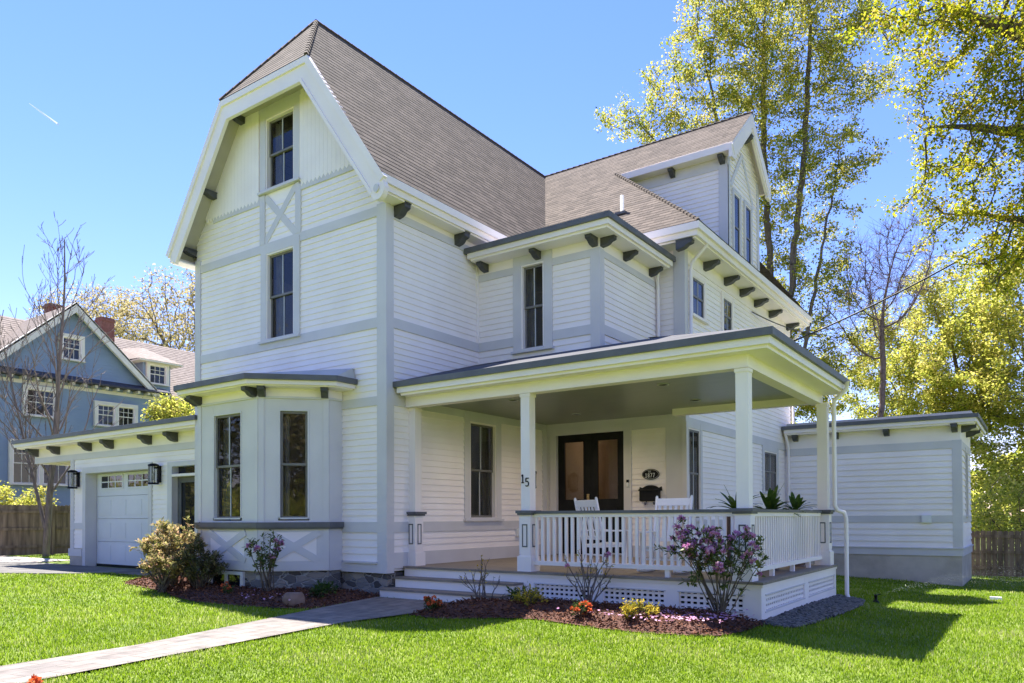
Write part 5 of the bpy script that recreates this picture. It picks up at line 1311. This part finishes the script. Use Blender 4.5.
# young bare tree at the driveway fence: ascending vase of limbs
def upright_tree(name, label, base, H, R, seed, group=None):
    rg = np.random.default_rng(seed); base = np.array(base, float); o = thing(name, tuple(base), label, 'tree', group); m = MB()
    def limb(p, d, L, r, lev):
        n = max(4, int(L / .35)); pts = [p]; rs = [r]; d = d / np.linalg.norm(d); dirs = [d]
        for k in range(n):
            d = d + rg.normal(size=3) * (.10 if lev else .012) + np.array([0, 0, .07 if lev else .02]); d /= np.linalg.norm(d)
            pts.append(pts[-1] + d * L / n); rs.append(max(.0065, r * (1 - (k + 1) / n * (.80 if lev else .85)))); dirs.append(d)
        m.tube(pts, rs, M_BARKL, 7 if lev == 0 else 5 if lev < 2 else 4, caps=False)
        if lev == 3: return
        nb_ = (24, 7, 2)[lev]
        for k in range(nb_):
            t = (.20 + .75 * (k + rg.uniform(-.3, .3)) / nb_) if lev == 0 else rg.uniform(.22, .98)
            i_ = min(n - 1, max(0, int(t * n))); q = pts[i_] + (pts[i_ + 1] - pts[i_]) * (t * n - i_)
            az = k * 2.4 + rg.uniform(-.5, .5); out = np.array([math.cos(az), math.sin(az), 0])
            spr = rg.uniform(.35, .75) if lev == 0 else rg.uniform(.4, .9)
            dn_ = dirs[i_] * math.cos(spr) + out * math.sin(spr) + np.array([0, 0, .12])
            ln = L * ((.44 - .30 * t) if lev == 0 else rg.uniform(.22, .45)) * rg.uniform(.75, 1.2)
            limb(q, dn_, ln, max(.009, rs[i_] * (.42 if lev == 0 else .6)), lev + 1)
    limb(base - np.array([0, 0, .1]), np.array([.0, .0, 1.0]), H, R, 0)
    limb(base + np.array([0, 0, .9]), np.array([-.22, -.15, 1.0]), H * .62, R * .55, 0)
    m.build('branches', o); return o
upright_tree('bare_tree', 'slender leafless young tree by the fence at the driveway', (-27.8, 11.9, .1), 11.0, .12, 63)
tree('small_tree', 'small bright yellow-green tree showing over the garage roof', 'tree', (-31.5, 18.4, 0), [[(-31.5, 18.4, 3.5)]], [(-31.2, 18.5, 5.9, 1.05, 1.0, 1.0)], 67, 260, .25, .08, M_LYEL, M_BARK, 4200, .13, .16, .008, twig_len=.25)
for k, (x_, y_, z_, s__, lb) in enumerate(((-31.0, 11.7, 2.35, .75, 'round yellow-green shrub at left end, above the driveway fence'), (-31.0, 12.9, 2.2, .6, 'smaller yellow-green shrub behind the driveway fence near the bare tree'))):
    tree('shrub', lb, 'shrub', (x_, y_, .1), [[(x_, y_, 1.2)]], [(x_, y_, z_ - .4, s__, s__, .8)], 71 + k, 160, .18, .04, M_LYEL, M_BARK, 3000, .09, .12, .006, twig_len=.2)
tree('shrub', 'dense olive shrub behind the right fence', 'shrub', (-.6, 29.5, -.4), [[(-.6, 29.5, .5)]], [(-.6, 29.5, 1.4, 1.6, 1.2, 1.3), (1.8, 29.5, 1.2, 1.5, 1.2, 1.2)], 77, 400, .22, .06, M_LYEL, M_BARK, 9000, .10, .16, .007, twig_len=.25)
# trees across the street behind the camera, mirrored in the window glass
gs = 'street trees mirrored in the windows'
for k, (x_, y_) in enumerate(((-38, -6), (-58, -16), (3, -15), (-8, -22), (14, -20))):
    tree('street_tree', ('street tree nearest the driveway mouth', 'street tree farthest left along the street', 'street tree straight across from the bay window', 'street tree farther back behind the one facing the bay', 'rightmost street tree across from the side lawn')[k], 'tree', (x_, y_, 0), [[(x_, y_, 3), (x_ + .3, y_, 7)]],
         [(x_, y_, 7.5, 5, 5, 5.5)], 81 + k, 600, .6, .25, M_LOAK, M_BARK, 9000, .34, .5, .02, gs, twig_len=.7)

rg = np.random.default_rng(99); n = 26000
wx = rg.uniform(-90, 75, n); wy = rg.uniform(70, 84, n); top = 9 + 3 * np.sin(wx * .21) + 2 * np.sin(wx * .53 + 1) + 1.2 * np.sin(wx * 1.3); wz = -.6 + top * rg.random(n) ** .8
C_ = np.column_stack([wx, wy, wz]); ln = rg.uniform(.5, 1.0, n); V, F = kites(C_, rg.normal(size=(n, 3)), ln, ln * .7, rg)
tag(quads_mesh('woodland', V, F, [M_LYEL], lv=np.clip(rg.normal(.35, .22, n), 0, 1)), kind='stuff')
wx = rg.uniform(-170, 70, n); wy = rg.uniform(-52, -38, n); top = 5.5 + 2 * np.sin(wx * .17) + 2 * np.sin(wx * .43 + 1) + 1.2 * np.sin(wx * 1.1)
C_ = np.column_stack([wx, wy, -.4 + top * rg.random(n)]); ln = rg.uniform(.8, 1.6, n); V, F = kites(C_, rg.normal(size=(n, 3)), ln, ln * .75, rg)
tag(quads_mesh('woodland', V, F, [M_LYEL], lv=np.clip(rg.normal(.5, .25, n), 0, 1)), kind='stuff')  # unseen belt behind the camera, added to screen the horizon from window reflections

def shrub(name, label, cat, base, cen, rad_, nst, leafm, per, leaf, seed, flower=None, nfl=0, bark=None, stem_r=.009, sub=3, flat=.25, group=None, tipleaf=True, leafw=.38, fl_size=.03):
    rg = np.random.default_rng(seed); base = np.array(base, float); base[2] = float(g(base[0], base[1])) + base[2]
    o = thing(name, tuple(base), label, cat, group)
    st_ = MB(); tips = []; dirs = []
    for i in range(nst):
        v = rg.normal(size=3); v[2] = abs(v[2]) * .8 + rg.uniform(-.2, .3); v /= np.linalg.norm(v)
        e = base + np.array(cen) + v * np.array(rad_) * rg.uniform(.75, 1.0)
        s0 = base + np.array([rg.normal() * .04, rg.normal() * .04, -.03]); mid = (s0 + e) / 2 + np.array([0, 0, .12 * np.linalg.norm(e - s0)]) + rg.normal(size=3) * .06
        pt = lambda t: s0 * (1 - t) ** 2 + mid * 2 * t * (1 - t) + e * t * t
        ts = np.linspace(0, 1, 7); pts = [pt(t) + rg.normal(size=3) * .008 for t in ts]
        st_.tube(pts, list(np.linspace(stem_r * 1.5, stem_r * .5, 7)), bark or M_BARK, 5, caps=False); tips.append(pts[-1]); dirs.append(pts[-1] - pts[-2])
        for k in range(sub):
            t = rg.uniform(.45, .92); a = pt(t); d = (pt(min(1, t + .1)) - a); d /= np.linalg.norm(d); d = d + rg.normal(size=3) * .6 + np.array([0, 0, .25]); d /= np.linalg.norm(d)
            L_ = rg.uniform(.3, .6) * np.mean(rad_) * .8; b2 = a + d * L_ * .5 + rg.normal(size=3) * .01; e2 = a + d * L_ + np.array([0, 0, .03])
            st_.tube([a, b2, e2], [stem_r * .6, stem_r * .5, stem_r * .35], bark or M_BARK, 4, caps=False); tips += [e2, b2] if rg.random() < .6 else [e2]; dirs += [d, d][:len(tips) - len(dirs)]
    st_.build('stems', o)
    T = np.array(tips); Dv = np.array(dirs); Dv /= np.linalg.norm(Dv, axis=1, keepdims=True) + 1e-9
    if per:
        n = len(T) * per; k = np.repeat(np.arange(len(T)), per)
        d = rg.normal(size=(n, 3)); d[:, 2] *= flat + .4; d = d / np.linalg.norm(d, axis=1, keepdims=True) + Dv[k] * .35
        ln = leaf * rg.uniform(.6, 1.25, n)
        V, F = kites(T[k] - Dv[k] * rg.uniform(0, .07, (n, 1)) + rg.normal(size=(n, 3)) * leaf * .18, d, ln, ln * leafw * rg.uniform(.8, 1.3, n), rg, nrm=np.array([0, 0, 1.0]))
        quads_mesh('leaves', V, F, [leafm], o, lv=np.clip(.45 + (rg.normal(size=len(T)) * .2)[k] + rg.normal(size=n) * .22, 0, 1))
    if nfl:
        top = np.argsort(-(T[:, 2] + rg.normal(size=len(T)) * .22))[:nfl]
        for i in top:
            m_ = 34; d = rg.normal(size=(m_, 3)); d[:, 2] = np.abs(d[:, 2]) * .9 - .25; d /= np.linalg.norm(d, axis=1, keepdims=True); sz = fl_size * rg.uniform(.75, 1.25)
            V, F = kites(T[i] + d * sz * .5, d + rg.normal(size=d.shape) * .5, sz * rg.uniform(.9, 1.4, m_), sz * .9, rg)
            quads_mesh('flower_cluster', V, F, [flower], o, lv=rg.random(m_))
    return o
gr_ = 'purple rhododendrons against the house'
shrub('rhododendron', 'large purple-flowering rhododendron at the porch corner', 'shrub', (-3.40, 9.50, .10), (0, -.05, .77), (.76, .50, .44), 24, M_LRHO, 10, .085, 101, M_PURP, 66, sub=4, group=gr_, stem_r=.0065, fl_size=.036)
shrub('rhododendron', 'sparse purple-flowering rhododendron against the bay window', 'shrub', (-10.92, 8.22, .08), (0, -.02, .68), (.42, .34, .45), 11, M_LRHO, 8, .085, 103, M_PURP, 7, sub=3, group=gr_, fl_size=.042)
shrub('shrub', 'rounded pink-tan shrub left of the bay window', 'shrub', (-13.45, 8.0, .06), (0, 0, .66), (.72, .55, .60), 40, M_LPIER, 11, .085, 107, sub=5)
shrub('shrub', 'low light tan shrub spreading in front of the pink-tan one', 'shrub', (-13.05, 7.55, .05), (0, 0, .36), (.50, .38, .36), 30, M_LPIER, 11, .07, 108, sub=4)
shrub('shrub', 'dark olive shrub beside the basement window', 'shrub', (-12.55, 7.95, .06), (.05, 0, .42), (.46, .40, .48), 30, M_LBUSH, 14, .075, 109, sub=5)
shrub('twig_shrub', 'nearly leafless twiggy shrub in front of the porch steps', 'shrub', (-7.12, 9.28, .04), (0, -.05, .38), (.42, .3, .36), 10, M_LGOLD, 1, .05, 113, sub=3, bark=M_BARKL, stem_r=.008)
shrub('twig_shrub', 'nearly leafless twiggy shrub below the porch railing', 'shrub', (-5.42, 9.62, .09), (0, -.02, .45), (.45, .3, .45), 12, M_LGOLD, 2, .05, 117, M_PURP, 2, sub=3, bark=M_BARKL, stem_r=.009)
gy = 'low golden shrubs in the mulch'
shrub('golden_shrub', 'low golden-leafed shrub nearest the porch steps', 'shrub', (-6.02, 9.02, .07), (0, 0, .12), (.32, .24, .17), 26, M_LGOLD, 8, .05, 121, sub=2, group=gy, stem_r=.004)
shrub('golden_shrub', 'low golden-leafed shrub left of the large rhododendron', 'shrub', (-4.18, 8.70, .07), (0, 0, .11), (.26, .2, .15), 24, M_LGOLD, 8, .05, 123, sub=2, group=gy, stem_r=.004)
gf = 'small orange flowering plants'
shrub('flowering_plant', 'small orange-flowered plant at the path end by the steps', 'plant', (-7.12, 8.12, .04), (0, 0, .12), (.13, .13, .10), 16, M_LFERN, 6, .06, 127, M_ORANGE, 11, sub=1, group=gf, stem_r=.003, fl_size=.030)
shrub('flowering_plant', 'small orange-flowered plant on mulch between the twiggy shrub and lawn', 'plant', (-4.99, 8.68, .05), (0, 0, .12), (.14, .13, .11), 16, M_LFERN, 6, .06, 129, M_ORANGE, 11, sub=1, group=gf, stem_r=.003, fl_size=.030)
shrub('flowering_plant', 'small coral-flowered plant beneath the basement window', 'plant', (-11.35, 7.72, .05), (0, 0, .11), (.11, .11, .10), 14, M_LFERN, 6, .055, 131, M_ORANGE, 5, sub=1, group=gf, stem_r=.003, fl_size=.030)
shrub('flowering_plant', 'small orange-flowered plant on the front lawn beside the path', 'plant', (-6.46, 2.66, 0), (0, 0, .02), (.05, .05, .03), 12, M_LFERN, 4, .04, 133, M_ORANGE, 7, sub=1, group=gf, stem_r=.003, fl_size=.035)
gp = 'low green plants in the mulch'
for k, (x_, y_, s__, lb) in enumerate(((-10.0, 8.75, 1.2, 'low leafy perennial in the corner between bay window and steps'), (-9.75, 8.3, .8, 'smaller leafy perennial between the boulder and steps'), (-6.45, 9.35, 1.2, 'dark green low plant behind the golden shrub at the steps'))):
    shrub('green_plant', lb, 'plant', (x_, y_, .08), (0, 0, .10), (.2 * s__, .16 * s__, .12), 14, M_LFERN, 6, .10, 141 + k, sub=1, group=gp, stem_r=.003, leafw=.28)

def palm_pot(loc, label, seed, n, ln, h):
    rg = np.random.default_rng(seed); o = thing('potted_plant', loc, label, 'potted plant', 'potted plants on the porch')
    m = MB(); F = Fr(loc, (1, 0, 0), (0, 1, 0)); m.lathe(F, [(.13, 0), (.16, .05), (.20, h - .12), (.225, h - .05), (.225, h), (.19, h), (.18, h - .05)], M_POT, 18); m.build('pot', o)
    m = MB(); m.lathe(F, [(.185, h - .06), (.17, h - .035), (.0, h - .03)], M_SOIL, 14); m.build('soil', o)
    V, Q, lv = [], [], []; nv = 0
    for i in range(n):
        az = rg.uniform(0, 2 * math.pi); el = rg.uniform(.25, 1.25); L_ = ln * rg.uniform(.7, 1.15); d = np.array([math.cos(az) * math.cos(el), math.sin(az) * math.cos(el), math.sin(el)])
        s = np.array([-math.sin(az), math.cos(az), 0]); c0 = np.array(loc) + np.array([0, 0, h - .03]) + d * .03; m_ = 7
        for j in range(m_ + 1):
            t = j / m_; p = c0 + d * L_ * t + np.array([0, 0, -.45 * L_ * t * t * math.cos(el)]); w_ = (.012 + .03 * math.sin(math.pi * min(1, t * .85 + .12))) * (1 if t < .99 else .1)
            V += [p - s * w_, p + np.array([0, 0, -.006]), p + s * w_]
            if j:
                b_ = nv + (j - 1) * 3
                Q += [(b_, b_ + 1, b_ + 4, b_ + 3), (b_ + 1, b_ + 2, b_ + 5, b_ + 4)]; lv += [rg.random() * .5 + .25] * 2
        nv += 3 * (m_ + 1)
    quads_mesh('leaves', np.array(V), np.array(Q), [M_LFERN], o, lv=lv)
    return o
palm_pot((-4.02, 12.0, ZD), 'tall potted strap-leaf plant left of the porch corner post', 201, 19, .60, .98)
palm_pot((-3.62, 12.45, ZD), 'bushy potted strap-leaf plant right of the porch corner post', 203, 40, .55, .95)
palm_pot((-3.50, 13.55, ZD), 'low potted plant by the far porch post', 207, 22, .40, .98)

# ------------------------------------------------------------------ small yard things
rg = np.random.default_rng(9)
def rock(loc, r_, name='boulder', seed=1):
    import bmesh
    bm = bmesh.new(); bmesh.ops.create_icosphere(bm, subdivisions=4, radius=1)
    q = np.random.default_rng(seed); K = q.normal(size=(9, 3)) * 1.6; ph = q.uniform(0, 6, 9)
    for v in bm.verts:
        c = np.array(v.co); k = 1 + .09 * sum(math.sin(K[i] @ c + ph[i]) for i in range(9)) / 2 ; c = c * k
        c[2] = min(c[2], .75); v.co = c * np.array(r_)
    me = bpy.data.meshes.new(name); bm.to_mesh(me); bm.free(); me.materials.append(M_ROCK); me.polygons.foreach_set('use_smooth', [True] * len(me.polygons))
    o = bpy.data.objects.new(name, me); COL.objects.link(o); o.location = loc; o.rotation_euler = (0, 0, rad(25)); return o
tag(rock((-9.62, 7.72, .12), (.17, .13, .15), seed=4), 'tan boulder on the mulch beside the front path', 'boulder')
sk = thing('lawn_sprinkler', (-2.36, 14.30, float(g(-2.36, 14.3))), 'small black pop-up sprinkler spraying over the side lawn', 'sprinkler')
z0 = float(g(-2.36, 14.3)); m = MB(); m.lathe(Fr((-2.36, 14.3, z0 - .02), (1, 0, 0), (0, 1, 0)), [(.05, 0), (.05, .06), (.028, .07), (.022, .13), (.028, .13), (.028, .17), (.0, .175)], M_BLACK, 12); m.build('riser', sk)
m = MB(); m.tube([(-2.35, 14.3, z0 + .14), (-2.29, 14.33, z0 + .16)], .009, M_BLACK, 6); m.build('nozzle', sk)
n = 9000; t = rg.random(n) ** .7 * .9; az = rg.normal(size=n) * .16 - .25
sx = t * 4.6; C_ = np.stack([-2.28 + sx * (np.cos(az) * .88 - np.sin(az) * .47), 14.33 + sx * (np.cos(az) * .47 + np.sin(az) * .88), z0 + .16 + .36 * sx - .085 * sx ** 2 + rg.normal(size=n) * .22 * (t + .03)], 1)
keep = C_[:, 2] > g(C_[:, 0], C_[:, 1]) + .01; C_ = C_[keep]; n = len(C_); ln = rg.uniform(.002, .0045, n)
V, F = kites(C_, rg.normal(size=(n, 3)), ln, ln, rg)
tag(quads_mesh('water_spray', V, F, [M_SPRAY]), kind='stuff')
vm = MB(); zz = float(g(-.75, 17.6)); vm.prism(Fr((-.75, 17.6, zz), (1, 0, 0), (0, -1, 0)), [(-.07, 0), (.07, 0), (.05, .07), (-.05, .07)], -.10, .10, M_PLASTIC)
tag(vm.build('lawn_marker'), 'small white plastic cover lying on the side lawn', 'valve cover')
# overhead wires
def cable(p, q, sag, r_, label):
    p = np.array(p, float); q = np.array(q, float); m = MB(); m.tube([p + (q - p) * t + np.array([0, 0, -4 * sag * t * (1 - t)]) for t in np.linspace(0, 1, 25)], r_, M_CABLE, 5)
    tag(m.build('overhead_cable'), label, 'cable')
cable((-5.95, 22.4, 6.4), (2.2, 26, 11.2), .35, .026, 'black overhead service cable rising from the house eave to the right')
cable((-5.98, 19.2, 6.62), (-5.3, 23.4, 6.75), .10, .014, 'thin black cable running along the side eave over the porch roof')
ct = thing('vapour_trail', (-3560, 1500, 1700), 'short thin white vapour trail high in the blue sky', 'vapour trail')
m = MB(); m.tube([(-3690, 1500, 1868), (-3560, 1500, 1782), (-3415, 1500, 1688)], [1.2, 3.5, 4.5], M_VAPOUR, 8); m.build('trail', ct)

# ------------------------------------------------------------------ ground cover
n = 9000
def in_bed(n, poly, rg):
    P = np.array(poly); out = []
    while sum(map(len, out)) < n:
        q = P.min(0) + rg.random((4000, 2)) * (P.max(0) - P.min(0)); out.append(q[inpoly(q[:, 0], q[:, 1], poly)])
    return np.concatenate(out)[:n]
def edge_d(q, poly):
    P = np.array(poly); d = np.full(len(q), 9.0)
    for i in range(len(P)):
        a = P[i]; ab = P[(i + 1) % len(P)] - a; t = np.clip(((q - a) @ ab) / max(ab @ ab, 1e-9), 0, 1); d = np.minimum(d, np.linalg.norm(q - (a + t[:, None] * ab), axis=1))
    return d
q = np.concatenate([in_bed(9000, BED_R, rg), in_bed(12000, BED_L, rg)])
ed = np.concatenate([edge_d(q[:9000], BED_R), edge_d(q[9000:], BED_L)])
C_ = np.column_stack([q + rg.normal(size=q.shape) * .03, g(q[:, 0], q[:, 1]) + .028 + np.where(np.arange(len(q)) < 9000, .14 * ss(0, .5, ed), .10 * ss(0, .6, ed)) + rg.random(len(q)) * .02])
d = rg.normal(size=C_.shape); d[:, 2] *= .35; ln = rg.uniform(.025, .075, len(C_)); V, F = kites(C_, d, ln, ln * .35, rg)
tag(quads_mesh('mulch_chips', V, F, [M_CHIPS], lv=rg.random(len(C_))), kind='stuff')
q = np.column_stack([rg.normal(-3.6, .55, 420), rg.normal(8.95, .35, 420)]); q = q[inpoly(q[:, 0], q[:, 1], BED_R)]; q2_ = np.column_stack([rg.normal(-10.5, .6, 70), rg.normal(7.9, .3, 70)]); q2_ = q2_[inpoly(q2_[:, 0], q2_[:, 1], BED_L)]
q = np.concatenate([q, q2_]); C_ = np.column_stack([q, g(q[:, 0], q[:, 1]) + np.where(q[:, 0] > -8, .175, .135)]); d = rg.normal(size=C_.shape); d[:, 2] *= .2; V, F = kites(C_, d, .045, .035, rg, nrm=np.array([0, 0, 1.0]))
tag(quads_mesh('fallen_petals', V, F, [M_PURP], lv=.5 + .5 * rg.random(len(C_))), kind='stuff')
# pebbles
ico = [(0, 0, 1), (.894, 0, .447), (.276, .851, .447), (-.724, .526, .447), (-.724, -.526, .447), (.276, -.851, .447), (.724, .526, -.447), (-.276, .851, -.447), (-.894, 0, -.447), (-.276, -.851, -.447), (.724, -.526, -.447), (0, 0, -1)]
icf = [(0, 1, 2), (0, 2, 3), (0, 3, 4), (0, 4, 5), (0, 5, 1), (1, 6, 2), (2, 7, 3), (3, 8, 4), (4, 9, 5), (5, 10, 1), (6, 7, 2), (7, 8, 3), (8, 9, 4), (9, 10, 5), (10, 6, 1), (11, 7, 6), (11, 8, 7), (11, 9, 8), (11, 10, 9), (11, 6, 10)]
q = in_bed(2600, PEB, rg); n = len(q); sz = rg.uniform(.022, .05, (n, 1, 1)); sc = rg.uniform(.6, 1.2, (n, 1, 3)) * np.array([1, 1, .6]); an_ = rg.uniform(0, 6.28, n)
I = np.array(ico)[None] * sz * sc; x_ = I[..., 0] * np.cos(an_)[:, None] - I[..., 1] * np.sin(an_)[:, None]; y_ = I[..., 0] * np.sin(an_)[:, None] + I[..., 1] * np.cos(an_)[:, None]
V = np.stack([x_ + q[:, :1], y_ + q[:, 1:], I[..., 2] + (g(q[:, 0], q[:, 1]) + .025)[:, None]], -1).reshape(-1, 3); F = (np.arange(n)[:, None, None] * 12 + np.array(icf)[None]).reshape(-1, 3)
po = tag(quads_mesh('pebbles', V, F, [M_PEBBLE]), kind='stuff'); po.data.polygons.foreach_set('use_smooth', [True] * len(po.data.polygons))
# grass blades, thinning with distance
rg = np.random.default_rng(77)
NC = 6000000
r_ = 2.2 * (34 / 2.2) ** rg.random(NC // 4); th = rg.uniform(-1.48, .80, NC // 4)      # log-uniform range: density falls as 1/r^2
ang = th; gx = r_ * np.sin(ang); gy_ = r_ * np.cos(ang)
keep = rg.random(len(r_)) < np.clip((r_ / 4.2) ** 1.0, .25, 1) * .85
gx, gy_, r_ = gx[keep], gy_[keep], r_[keep]
keep = np.ones(len(gx), bool)
jx, jy = gx + rg.normal(size=len(gx)) * .025, gy_ + rg.normal(size=len(gx)) * .025
for pl_ in (WALK, BED_L, BED_R, PEB, DRIVE, STRIP, [(-60, 9.2), (-26, 9.4), (-24.3, 10.0), (-24.3, 11.2), (-60, 11.2)], [(-24.3, 10.0), (-15, 9.6), (-9.4, 9.5), (-6.9, 10), (-3.0, 10.0), (-3.0, 14.5), (-6.0, 14.8), (-6.0, 22.2), (-1.6, 22.2), (-1.6, 25.5), (-24, 25.5)]): keep &= ~inpoly(jx, jy, pl_)
gx, gy_, r_ = gx[keep], gy_[keep], r_[keep]; n = len(gx)
patch = np.sin(gx * 1.7 + 1.3 * np.sin(gy_ * .9)) * np.sin(gy_ * 2.1 + gx * .6) + .6 * np.sin(gx * 4.3 + gy_ * 1.1) * np.sin(gy_ * 3.7 - gx * 1.9)
h = rg.uniform(.020, .044, n) * (1 + .18 * patch) * np.clip(r_ / 8, .8, 1.15); wd = .0027 * np.clip(r_ / 4, .9, 5) ** .85 * rg.uniform(.7, 1.3, n)
az = rg.uniform(0, 6.28, n); lean = rg.uniform(.1, .75, n) * h; B = np.column_stack([gx, gy_, g(gx, gy_) - .004]); s = np.column_stack([-np.sin(az), np.cos(az), 0 * az]) * wd[:, None]; ld = np.column_stack([np.cos(az), np.sin(az), 0 * az])
M_ = B + ld * (lean * .35)[:, None] + np.array([0, 0, 1.0]) * (h * .62)[:, None]; T = B + ld * lean[:, None] + np.array([0, 0, 1.0]) * h[:, None]
dry = np.clip(np.sin(gx * .83 + 2.1 * np.sin(gy_ * .57)) * np.sin(gy_ * 1.21 - gx * .4) - .45, 0, 1)
lv = np.clip(.42 + .17 * patch + .5 * dry * rg.random(n) + rg.normal(size=n) * .18 + (rg.random(n) < .05) * .5, 0, 1)
nearm = r_ < 9
V1_ = np.stack([B - s, B + s, M_ + s * .75, M_ - s * .75, T + s * .12, T - s * .12], 1)[nearm]; F1 = (np.arange(len(V1_))[:, None, None] * 6 + np.array([[0, 1, 2, 3], [3, 2, 4, 5]])[None]).reshape(-1, 4)
fm = ~nearm; V2_ = np.stack([B - s, B + s, T + s * .2, T - s * .2], 1)[fm]; F2 = np.arange(len(V2_) * 4).reshape(-1, 4) + len(V1_) * 6
tag(quads_mesh('grass', np.concatenate([V1_.reshape(-1, 3), V2_.reshape(-1, 3)]), np.concatenate([F1, F2]), [M_GRASS], lv=np.concatenate([np.repeat(lv[nearm], 2), lv[fm]])), kind='stuff')
print('blades', n)
